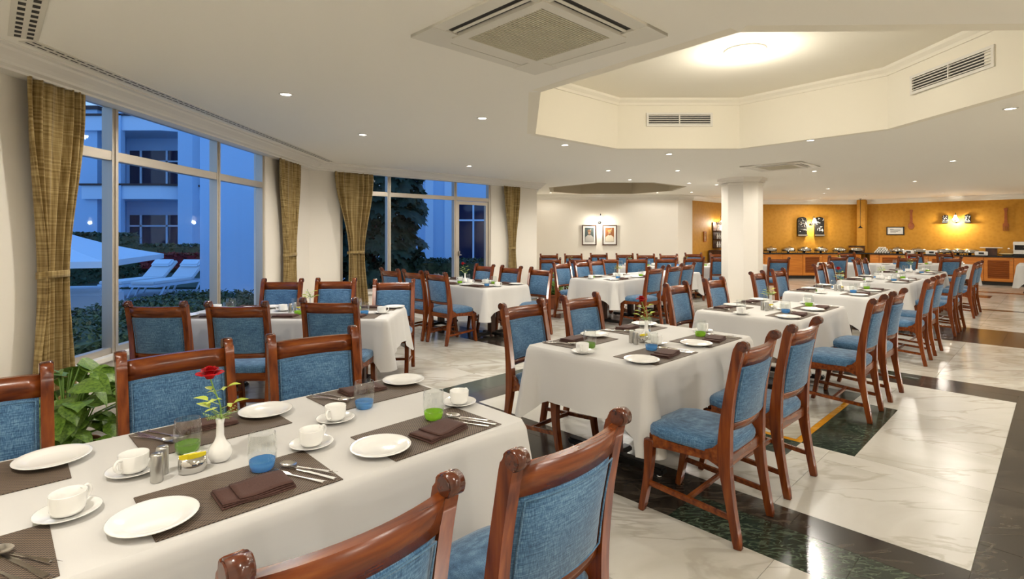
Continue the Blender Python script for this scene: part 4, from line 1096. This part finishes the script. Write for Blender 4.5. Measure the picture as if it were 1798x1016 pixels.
for i, (x, y, L_, nm) in enumerate(FT):
    T = (x+L_/2 if i < 4 else x, y+.1, 0, L_-.05, .80); make_table(T[0], T[1], 0, T[3], .8, '%s table from the left along the far white wall' % nm, 'white tablecloth on the %s table along the far wall' % nm, .33, 40+i)
    for j, s in enumerate((-.33, .33)):
        seat_set(T, s, -1, 'at %s front seat of the %s far-wall table' % (('left', 'right')[j], nm), (0, 1)[j], 0)
    centre(T, 0.0, 0, 'on the %s far-wall table' % nm, i == 3, False)
# --- tables before the buffet
chair_top(7.88, 12.95, F, 'chair seen from behind before the buffet, by the white table end')
chair_top(9.2, 12.45, F, 'chair seen from behind, left of the two at the buffet table')
chair_top(10.08, 12.30, F, 'chair seen from behind, right of the two at the buffet table')
chair_top(9.35, 15.0, B, 'chair facing camera in front of the buffet corner')
chair_top(11.2, 14.95, B, 'left chair facing camera behind the buffet table')
chair_top(12.05, 14.95, B, 'right chair facing camera behind the buffet table')
T = (10.4, 13.75, 0, 2.3, .85); make_table(T[0], T[1], 0, 2.3, .85, 'long table set just before the right-hand buffet', 'white tablecloth on the long table before the buffet', .36, 51)
for j, s in enumerate((-.8, 0, .8)): seat_set(T, s, -1, 'at %s of the buffet-side table' % names3[j], j % 2, 0)
centre(T, -.4, 0, 'on the buffet-side table', False, False)
T = (8.75, 14.05, 0, 1.0, .85); make_table(T[0], T[1], 0, 1.0, .85, 'shorter table before the buffet, left of the long one', 'white tablecloth on the shorter table before the buffet', .38, 52)
centre(T, -.2, 0, 'on the shorter buffet-side table', False, False)
x, y = G(18.65, 1.35); T = (x+1.0, y-.45, A_U, 1.1, .9); make_table(T[0], T[1], A_U, 1.3, .9, 'table cropped by the right picture edge near the buffet', 'white tablecloth cropped by the right picture edge', .42, 53)
PLATE.put((T[0]-.2, T[1]+.2, .762), 0, 'white dinner plate on the table at the right picture edge', 'white dinner plates')

# ================================================================== BUFFET
KZ, CH_ = .11, .84
def louvre_slats(par, w_, z0, z1, y):
    n = 9
    for i in range(n):
        mb = MB(); Mx = Matrix.Translation((0, y, z0+(z1-z0)*(i+.5)/n)) @ Matrix.Rotation(.5, 4, 'X'); mb.box((0, 0, 0), (w_, .008, (z1-z0)/n*.95), 0, 0, Mx); mb.build('louvre_slat', M['louvre'], par)
def cabinet(x, y, rz, w_, kind, label):
    """front at local -y; origin at floor centre of the carcass"""
    t = thing('buffet_cabinet', label, 'cabinet', (x, y, 0), rz, 'buffet cabinets'); d = .58
    mb = MB(); mb.box((0, 0, (KZ+CH_)/2), (w_-.004, d, CH_-KZ)); mb.build('carcass', M['cab'], t)
    mb = MB(); mb.box((0, .03, KZ/2), (w_-.002, d-.06, KZ)); mb.build('plinth', M['slot'], t)
    D = MB(); y0 = -d/2-.010; h0, h1 = KZ+.01, CH_-.012; dw = w_-.012
    if kind == 'plain': D.box((0, y0, (h0+h1)/2), (dw, .018, h1-h0), 0, .003); dr = D.build('door', M['cab'], t)
    else:
        fr = .085
        for s in (-1, 1): D.box((s*(dw/2-fr/2), y0, (h0+h1)/2), (fr, .02, h1-h0))
        D.box((0, y0, h0+fr/2), (dw-2*fr, .02, fr)); D.box((0, y0, h1-fr/2), (dw-2*fr, .02, fr)); dr = D.build('door', M['cab'], t)
        mb = MB(); mb.box((0, y0+.012, (h0+h1)/2), (dw-2*fr, .004, h1-h0-2*fr)); mb.build('louvre_backing', M['louvre'], dr); louvre_slats(dr, dw-2*fr-.004, h0+fr, h1-fr, y0)
    mb = MB(); mb.lathe([(0, .0), (.012, .0), (.018, .016), (.012, .026), (0, .028)], n=14, M=Matrix.Translation((dw/2-.05, y0-.009, h1-.07)) @ Matrix.Rotation(PI/2, 4, 'X')); mb.build('knob', M['brass'], dr)
kinds = ['plain', 'plain', 'louvre']
yc = 18.27+.29; x = 8.35
posn = ['first', 'second', 'third', 'fourth', 'fifth', 'sixth', 'seventh', 'eighth', 'ninth', 'tenth']
edges = [8.6-.42, 8.6, 9.21, 9.89, 10.55, 11.22, 11.88]
for i in range(len(edges)-1):
    w_ = edges[i+1]-edges[i]; kd = ['plain', 'plain', 'plain', 'louvre', 'plain', 'louvre'][i]
    cabinet((edges[i]+edges[i+1])/2, yc, 0, w_, kd, '%s %s-door teak cabinet from the left under the back buffet' % (posn[i], 'slatted' if kd == 'louvre' else 'plain'))
RZ5 = A_V+PI      # x axis of the right-hand run points down the wall towards the camera side
vtop = -UY*12.05+UX*18.2
vs_ = [vtop-.06]+[4.29-.66*i for i in range(8)]
for i in range(8):
    # align: unit whose left edge is at v = 1.66 should be slatted
    kd = 'louvre' if i in (1, 3, 5) else 'plain'
    x, y = G(21.40+.29, (vs_[i]+vs_[i+1])/2)
    cabinet(x, y, RZ5, vs_[i]-vs_[i+1], kd, '%s %s-door teak cabinet from the corner under the right buffet' % (posn[i], 'slatted' if kd == 'louvre' else 'plain'))
mb = MB(); q = [(8.1, 18.22), (12.02, 18.22), (12.30, 18.89), (8.1, 18.89)]; mb.prism(q, CH_, CH_+.04, 'z', .004); tag(mb.build('worktop', M['granite']), 'black granite worktop along the back buffet wall', 'worktop')
a, b = G(21.35, vs_[0]+.02), G(21.35, vs_[-1]-.2); c, d = G(22.02, vs_[-1]-.2), G(22.02, vs_[0]+.02)
mb = MB(); mb.prism([(12.03, 18.22), a, b, c, (12.33, 18.86)], CH_, CH_+.04, 'z', .004); tag(mb.build('worktop', M['granite']), 'black granite worktop along the right-hand buffet wall', 'worktop')
def chafing():
    t = thing('chafing_dish', '', 'chafing dish')
    mb = MB(); mb.lathe([(.0, .05), (.19, .05), (.215, .065), (.225, .11), (.21, .11), (.0, .10)], n=28); mb.build('pan', M['chrome'], t)
    mb = MB(); mb.lathe([(.228, .112), (.230, .122), (.20, .16), (.13, .192), (.05, .205), (.0, .207)], n=28); l = mb.build('lid', M['chrome'], t)
    mb = MB(); mb.tube([(-.04, -.06, .185), (-.04, -.06, .21), (.04, -.06, .21), (.04, -.06, .185)], .006, 6); mb.build('lid_handle', M['black'], l)
    for k in range(4):
        a = PI/4+k*PI/2; mb = MB(); mb.tube([(.20*math.cos(a), .20*math.sin(a), .09), (.215*math.cos(a), .215*math.sin(a), .0)], .008, 6); mb.build('leg', M['chrome'], t)
    mb = MB(); mb.lathe([(0, 0), (.04, 0), (.04, .045), (.02, .05), (0, .05)], n=14); mb.build('burner', M['black'], t)
    return t
CF = Proto(chafing()); ZC = CH_+.04
cfn = 0
for px, lab in ((1352, 'first chafing dish right of the column'), (1384, 'second chafing dish right of the column'), (1412, 'third chafing dish, left of the wall lamp beam'), (1441, 'fourth chafing dish, right of the wall lamp beam'), (1473, 'fifth chafing dish on the back buffet'), (1503, 'sixth chafing dish on the back buffet, near the corner')):
    CF.put(((px-899)/942*18.5, 18.5, ZC), .3*cfn, 'round silver '+lab, 'silver chafing dishes'); cfn += 1
def on_right(px, off=.28):   # point on the right worktop seen at that column
    k_ = (px-899)/942; Y = (21.35+off)/(UX*k_+UY); return (k_*Y, Y, ZC)
for px, lab in ((1576, 'chafing dish below the framed notice'), (1614, 'chafing dish below the wooden spoon'), (1658, 'chafing dish below the left carved plaque'), (1682, 'low chafing dish below the right wall lamp'), (1703, 'chafing dish below the right carved plaque')):
    CF.put(on_right(px), .4*cfn, 'round silver '+lab, 'silver chafing dishes'); cfn += 1
def induction(): 
    t = thing('food_warmer', '', 'food warmer'); mb = MB(); mb.box((0, 0, .06), (.30, .34, .12), 0, .012); mb.build('casing', M['china'], t)
    mb = MB(); mb.box((0, -.172, .06), (.12, .006, .06)); mb.build('control_panel', M['slot'], t); return t
IND = Proto(induction())
for px, lab in ((1597, 'small white food warmer left of the spoon'), (1637, 'small white food warmer at mid right buffet'), (1724, 'small white food warmer before the dark riser')):
    IND.put(on_right(px, .25), RZ5, lab+' on the counter', 'white food warmers')
# riser with tray, cake dome, coffee machine, stack of cups, dark box
t = thing('display_riser', 'dark display riser carrying a wide white tray on the buffet', 'display stand', on_right(1741), RZ5)
mb = MB(); mb.box((0, 0, .11), (.26, .26, .22), 0, .01); mb.build('riser_box', M['darkwood'], t)
o = MB(); o.box((0, 0, .232), (.52, .34, .022), 0, .008); q = on_right(1741); tag(o.build('serving_tray', M['china'], None, q, RZ5), 'wide white serving tray on top of the dark riser', 'tray')
t = thing('cake_dome', 'clear domed cake stand on the right buffet', 'cake stand', on_right(1771), 0)
mb = MB(); mb.lathe([(0, 0), (.12, 0), (.16, .03), (.23, .05), (.235, .065), (.22, .06), (.0, .05)], n=32); mb.build('stand', mat('cream_tray', (.75, .6, .35), .4), t)
mb = MB(); mb.lathe([(.20, .062), (.20, .11), (.17, .16), (.10, .19), (0, .20)], n=32); mb.build('dome', M['glass'], t)
mb = MB(); mb.lathe([(0, .20), (.02, .20), (.025, .22), (0, .235)], n=12); mb.build('knob', M['china'], t)
t = thing('coffee_machine', 'white and black coffee machine at the right picture edge', 'coffee machine', on_right(1796), RZ5)
mb = MB(); mb.box((0, .05, .21), (.40, .32, .42), 0, .015); mb.box((0, -.1, .37), (.40, .22, .10), 0, .01); mb.build('body', M['china'], t)
mb = MB(); mb.box((0, -.13, .03), (.42, .24, .06), 0, .01); mb.box((0, -.115, .25), (.34, .03, .14)); mb.build('drip_tray', M['black'], t)
mb = MB(); mb.lathe([(0, 0), (.03, 0), (.03, .03), (0, .03)], n=14, M=Matrix.Translation((.05, -.13, .25)) @ Matrix.Rotation(PI/2, 4, 'X')); mb.build('dial', M['chrome'], t)
bx_ = (11.86, 18.50)
t = thing('wicker_box', 'dark rectangular box with lid in the buffet corner', 'box', (bx_[0]+.10, bx_[1]+.12, ZC), .2)
mb = MB(); mb.box((0, 0, .11), (.42, .26, .22), 0, .01); mb.build('box_body', M['darkwood'], t)
mb = MB(); mb.box((0, 0, .228), (.45, .29, .014), 0, .004); mb.build('box_lid', M['black'], t)
q = on_right(1549, .22); rn = random.Random(5); rows = [6, 5, 4, 3]; n = 0
mb = MB(); mb.lathe([(0, -.11), (.020, -.11), (.026, -.10), (.026, .10), (.020, .11), (0, .11)], n=14, M=Matrix.Rotation(PI/2, 4, 'X')); ROLL = one('napkin_roll', mb, M['paper'], 'napkin')
rowname = ['bottom', 'second', 'third', 'top']; place = ['leftmost', 'second', 'third', 'fourth', 'fifth', 'sixth']
for r_, cnt in enumerate(rows):
    for i in range(cnt):
        off = (i-(cnt-1)/2)*.074; dx, dy = math.cos(RZ5), math.sin(RZ5)
        ROLL.put((q[0]+dx*off, q[1]+dy*off, ZC+.027+.050*r_), RZ5, 'rolled white napkin, %s in the %s row of the pile' % (place[i], rowname[r_]), 'pile of rolled napkins')

# ================================================================== WALL DECOR
def frame_pic(name, x, y, z, rz, w_, h, fcol, label, art):
    """faces local -y"""
    t = thing(name, label, 'picture', (x, y, z), rz)
    b = .03
    mb = MB()
    for s in (-1, 1): mb.box((s*(w_/2-b/2), 0, 0), (b, .03, h)); mb.box((0, 0, s*(h/2-b/2)), (w_-2*b, .03, b))
    mb.build('picture_frame', fcol, t)
    mb = MB(); mb.box((0, .006, 0), (w_-2*b, .006, h-2*b)); mb.build('mount', M['paper'], t)
    for nm, m, fn in art:
        mb = MB(); fn(mb); mb.build(nm, m, t)
    return t
def disc(cx_, cz_, rx, rz_, y, n=20): return lambda mb: mb.prism([(cx_+rx*math.cos(2*PI*i/n), cz_+rz_*math.sin(2*PI*i/n)) for i in range(n)], y, y+.001, 'y')
def rect(cx_, cz_, w_, h, y): return lambda mb: mb.box((cx_, y, cz_), (w_, .001, h))
def poly(pts, y): return lambda mb: mb.prism(pts, y, y+.001, 'y')
sk = mat('painted_skin', (.45, .30, .2), .7); gr_ = mat('painted_grey', (.45, .43, .40), .7); tl = mat('painted_teal', (.05, .075, .075), .7); rd = mat('painted_rust', (.28, .10, .03), .7); yl = mat('painted_gold', (.45, .30, .10), .7); br = mat('painted_brown', (.2, .1, .05), .7); ivory = mat('painted_ivory', (.66, .6, .47), .7)
for (x, bgm, tur, robe, lab) in ((2.36, tl, br, gr_, 'left framed portrait of a robed figure on dark teal'), (2.98, rd, yl, ivory, 'right framed portrait of a robed figure on rust and gold')):
    art = [('painting_ground', bgm, rect(0, .01, .27, .43, .000)), ('painted_robe', robe, poly([(-.13, -.2), (.13, -.2), (.12, -.06), (.05, 0), (-.05, 0), (-.12, -.06)], -.003)),
           ('painted_face', sk, disc(0, .065, .038, .052, -.005)), ('painted_turban', tur, disc(0, .125, .062, .04, -.007)), ('painted_plume', robe, poly([(.02, .14), (.05, .2), (.06, .21), (.045, .14)], -.009)), ('painted_beard', br, poly([(-.03, .045), (.03, .045), (.0, -.02)], -.007))]
    frame_pic('framed_portrait', x, 16.375, 1.49, 0, .44, .62, M['darkwood'], lab, art)
# notice
px, py = G(22.0, 0); 
def on_w5(pix, off=.02):
    k_ = (pix-899)/942; Y = (22.03-off)/(UX*k_+UY); return (k_*Y, Y)
p = on_w5(1572); txt = mat('print_ink', (.12, .12, .12), .8)
art = [('printed_line', txt, rect(sx_, zz, ww, .012, .0005)) for sx_, zz, ww in ((-.10, .05, .10), (0, .03, .30), (0, 0, .28), (-.03, -.03, .22), (-.06, -.06, .16))]
frame_pic('framed_notice', p[0], p[1], 1.63, RZ5, .50, .28, M['black'], 'small black framed printed notice on the ochre wall', art)
def utensil(pix, fork_, label, zc):
    p = on_w5(pix); t = thing('carved_'+('fork' if fork_ else 'spoon'), label, 'wall decoration', (p[0], p[1], zc), RZ5)
    h = .36
    pr = [(0, .33), (.035, .335), (.05, .30), (.035, .25), (.028, .2), (.034, .0), (.028, -.05), (.042, -.08), (.03, -.11)]
    outl = [(x_, z_) for x_, z_ in pr]+[(-x_, z_) for x_, z_ in pr[::-1] if x_ > 0]
    mb = MB(); mb.prism(outl, -.012, .012, 'y', .004); mb.build('handle', M['louvre'], t)
    mb = MB()
    if fork_:
        mb.prism([(.03, -.10), (.07, -.16), (.07, -.22), (-.07, -.22), (-.07, -.16), (-.03, -.10)], -.012, .012, 'y', .003)
        for i in range(4): x_ = -.0575+i*.0383; mb.prism([(x_-.012, -.22), (x_+.012, -.22), (x_+.006, -.36), (x_-.006, -.36)], -.01, .01, 'y')
    else: mb.lathe([(0, 0), (.06, .004), (.085, .02), (.075, .014), (0, .01)], n=20, sy=1.4, M=Matrix.Translation((0, .008, -.21)) @ Matrix.Rotation(PI/2, 4, 'X'))
    mb.build('tines' if fork_ else 'bowl', M['louvre'], t)
utensil(1600, False, 'giant carved wooden spoon hung on the ochre wall', 2.00)
utensil(1766, True, 'giant carved wooden fork hung on the ochre wall', 1.98)
M['carv'] = noisy('silver_black_carving', [(.42, (.02, .02, .02)), (.5, (.12, .12, .11)), (.58, (.55, .53, .50))], (22, 22, 22), .3, 1, 3, metal=.7)
def plaque(x, y, zc, rz, w_, h, label):
    t = thing('carved_plaque', label, 'wall decoration', (x, y, zc), rz, 'carved metal wall plaques')
    r = w_/2; pts = [(-r, -h/2), (r, -h/2)]+[(r*math.cos(a*PI/10), h/2-r*.6+r*.6*math.sin(a*PI/10)) for a in range(11)]
    mb = MB(); mb.prism(pts, -.03, .03, 'y', .006); mb.build('panel', M['black'], t)
    rn = random.Random(int(x*10)); mb = MB()
    for i in range(26):
        cx_ = rn.uniform(-r*.7, r*.7); cz_ = rn.uniform(-h*.38, h*.38); a = rn.uniform(0, 3)
        mb.tube([(cx_, -.035, cz_), (cx_+w_*.13*math.cos(a), -.045, cz_+w_*.13*math.sin(a)), (cx_+w_*.2*math.cos(a+.8), -.035, cz_+w_*.2*math.sin(a+.8))], .009, 5)
    mb.build('relief', M['silver'], t)
    mb = MB(); mb.box((0, -.045, -h/2+.04), (w_, .05, .05), 0, .006); mb.build('shelf', M['silver'], t)
plaque(10.20, 18.868, 1.78, 0, .33, .68, 'left arched silver and black carved plaque on buffet wall')
plaque(10.80, 18.868, 1.78, 0, .33, .68, 'right arched silver and black carved plaque on buffet wall')
for pix, lab in ((1660, 'small dark carved plaque left of the right-hand wall lamp'), (1699, 'small dark carved plaque right of the right-hand wall lamp')):
    p = on_w5(pix, .03); plaque(p[0], p[1], 2.00, RZ5, .15, .27, lab)
def sconce(x, y, z, rz, label, watts):
    """wall behind at local +y; lamp projects to -y"""
    t = thing('wall_lamp', label, 'wall lamp', (x, y, z), rz, 'opal glass wall lamps')
    mb = MB(); mb.lathe([(0, 0), (.045, 0), (.05, .012), (.02, .02), (0, .02)], n=16, M=Matrix.Translation((0, 0, -.10)) @ Matrix.Rotation(PI/2, 4, 'X')); mb.build('back_plate', M['black'], t)
    mb = MB(); mb.tube(smooth_curve([(0, -.01, -.10), (0, -.06, -.12), (0, -.10, -.02), (0, -.10, .10), (0, -.15, .17), (0, -.20, .14), (0, -.20, .10)], 4), .008, 6)
    for s in (-1, 1): mb.tube(smooth_curve([(0, -.05, -.13), (s*.05, -.07, -.10), (s*.07, -.08, -.04), (s*.03, -.09, -.02)], 3), .010, 6)
    mb.build('arm', M['black'], t)
    mb = MB(); mb.lathe([(.025, .10), (.035, .06), (.06, .0), (.085, -.05), (.08, -.05), (.03, .05)], (0, -.20, 0), 20); mb.build('glass_shade', M['shade'], t)
    c, s_ = math.cos(rz), math.sin(rz); lx, ly = 0, -.20
    point('wall_lamp_glow', (x+c*lx-s_*ly, y+s_*lx+c*ly, z-.09), watts*1.15, .05, (1, .93, .8))
sconce(2.68, 16.38, 1.97, 0, 'white wall lamp above the two framed portraits', 14)
sconce(10.53, 18.88, 1.97, 0, 'wall lamp between the two arched silver plaques', 26)
p = on_w5(1679, .01); sconce(p[0], p[1], 2.02, RZ5, 'bright wall lamp between the small dark plaques on right wall', 34)
bu = 17.15; p = G(bu+.1, 8.02-.01); sconce(p[0]+.05, p[1], 1.98, A_U, 'wall lamp on the bar wall just left of the column', 18)
# pendant
t = thing('pendant_lamp', 'small dark pendant hanging on a long cord before the buffet', 'pendant lamp', (11.85, 18.25, CEIL))
mb = MB(); mb.tube([(0, 0, 0), (0, 0, -.92)], .007, 6); mb.build('cord', M['black'], t)
mb = MB(); mb.lathe([(0, .0), (.04, 0), (.04, .012), (0, .012)], (0, 0, -.012), 14); mb.build('ceiling_rose', M['black'], t)
mb = MB(); mb.lathe([(.015, .06), (.03, .03), (.06, .005), (.075, -.02), (.07, -.02), (.02, .02)], (0, 0, -.98), 18); mb.build('lamp_shade', M['black'], t)
# bar wall: small picture, shelf of figurines, dark cabinet
k_ = (1238-899)/942
def on_w3(pix, off=.02):
    k_ = (pix-899)/942; Y = (8.02-off)/(UX-UY*k_); return (k_*Y, Y)
p = on_w3(1238, .02); frame_pic('small_picture', p[0], p[1], 1.44, A_U, .17, .33, M['louvre'], 'small narrow brown framed picture on the bar wall', [('painting', yl, rect(0, 0, .1, .25, .0)), ('painted_figure', ivory, disc(0, -.05, .02, .06, -.003))])
p = on_w3(1265, .14); t = thing('display_shelf', 'dark wall shelf crowded with small figurines beside the column', 'shelf', (p[0], p[1], 1.2), A_U)
mb = MB(); mb.box((0, .11, .28), (.62, .02, .85)); mb.build('back_board', M['darkwood'], t)
for z in (-.12, .15, .42): mb = MB(); mb.box((0, 0, z), (.62, .24, .02)); mb.build('shelf_board', M['darkwood'], t)
rn = random.Random(9)
FIG = None
def figurine():
    mb = MB(); mb.lathe([(0, 0), (.03, 0), (.022, .02), (.03, .07), (.035, .1), (.015, .13), (.02, .15), (.022, .165), (.012, .185), (0, .19)], n=14); return one('figurine', mb, M['china'], 'figurine')
FIG = figurine(); fn_ = ['left', 'centre-left', 'centre-right', 'right']
for r_, z in enumerate((-.11, .16, .43)):
    for i in range(4):
        lx = -.22+.15*i; c, s_ = math.cos(A_U), math.sin(A_U)
        FIG.put((p[0]+c*lx, p[1]+s_*lx, 1.2+z+.0005), i, 'pale figurine, %s on the %s board of the dark shelf' % (fn_[i], ('lower', 'middle', 'top')[r_]), 'figurines on the display shelf')
p = on_w3(1266, .30); t = thing('bar_cabinet', 'dark brown cabinet below the figurine shelf', 'cabinet', (p[0], p[1], 0), A_U)
mb = MB(); mb.box((0, 0, .5), (.72, .5, 1.0), 0, .006); mb.build('carcass', M['darkwood'], t)
for s in (-1, 1): mb = MB(); mb.box((s*.18, -.26, .5), (.33, .02, .9), 0, .004); dd = mb.build('door', M['darkwood'], t); mb = MB(); mb.lathe([(0, 0), (.012, 0), (.012, .02), (0, .02)], n=10, M=Matrix.Translation((s*.04, -.27, .6)) @ Matrix.Rotation(PI/2, 4, 'X')); mb.build('knob', M['brass'], dd)

# ================================================================== PLANTS
def heart_leaf():
    mb = MB()
    def f(u, v):
        w_ = .5*math.sin(PI*min(1, u**.62))*(1-.25*u)+.001; s = (v-.5)*2; return Vector((u-.12*(abs(s)**2)*(1-u), s*w_*.95, .12*abs(s)*w_-.35*u*u+.015*math.sin(9*u)*abs(s)))
    mb.grid(f, 8, 6); return mb.mesh('leaf', M['leaf'])
HL = heart_leaf()
def potted(name, x, y, R_, H, n, sz, pot_h, label, seed, potm, z0=.0):
    rn = random.Random(seed); t = thing(name, label, 'plant', (x, y, z0))
    mb = MB(); mb.lathe([(0, 0), (.11, 0), (.13, .02), (.155, pot_h-.04), (.175, pot_h-.035), (.175, pot_h), (.16, pot_h), (.155, pot_h-.05), (0, pot_h-.05)], n=24); mb.build('pot', potm, t)
    mb = MB(); mb.lathe([(0, pot_h-.03), (.157, pot_h-.03), (.157, pot_h-.05), (0, pot_h-.05)], n=20); mb.build('soil', M['soil'], t)
    sb = MB()
    for i in range(n):
        a = rn.uniform(0, 2*PI); rr = R_*math.sqrt(rn.random()); zz = pot_h+(H-pot_h)*rn.uniform(.1, 1)*(1-.35*(rr/R_)**2)
        e = Vector((rr*math.cos(a), rr*math.sin(a), zz)); sb.tube([(rr*.15*math.cos(a), rr*.15*math.sin(a), pot_h-.03), (e.x*.5, e.y*.5, pot_h+(zz-pot_h)*.75), e], .004, 4)
        o = obj('leaf', HL, t, e); s = sz*rn.uniform(.7, 1.2); o.scale = (s, s, s); o.rotation_euler = (rn.uniform(-.5, .5), rn.uniform(-.35, .7), a+rn.uniform(-.5, .5))
    sb.build('stems', M['stem'], t)
    return t
potted('potted_pothos', -2.52, 3.02, .29, .80, 95, .145, .34, 'leafy green potted plant between the two leftmost chairs', 4, M['terracotta'])
potted('potted_fern', .82, 11.0, .30, .80, 80, .11, .30, 'bushy potted plant in terracotta pot near the pier', 8, M['terracotta'])
p = (12.25, 12.45); potted('potted_shrub', p[0], p[1], .20, .42, 40, .10, .18, 'small green potted plant at the right picture edge', 12, M['terracotta'])
bpy.context.view_layer.update()
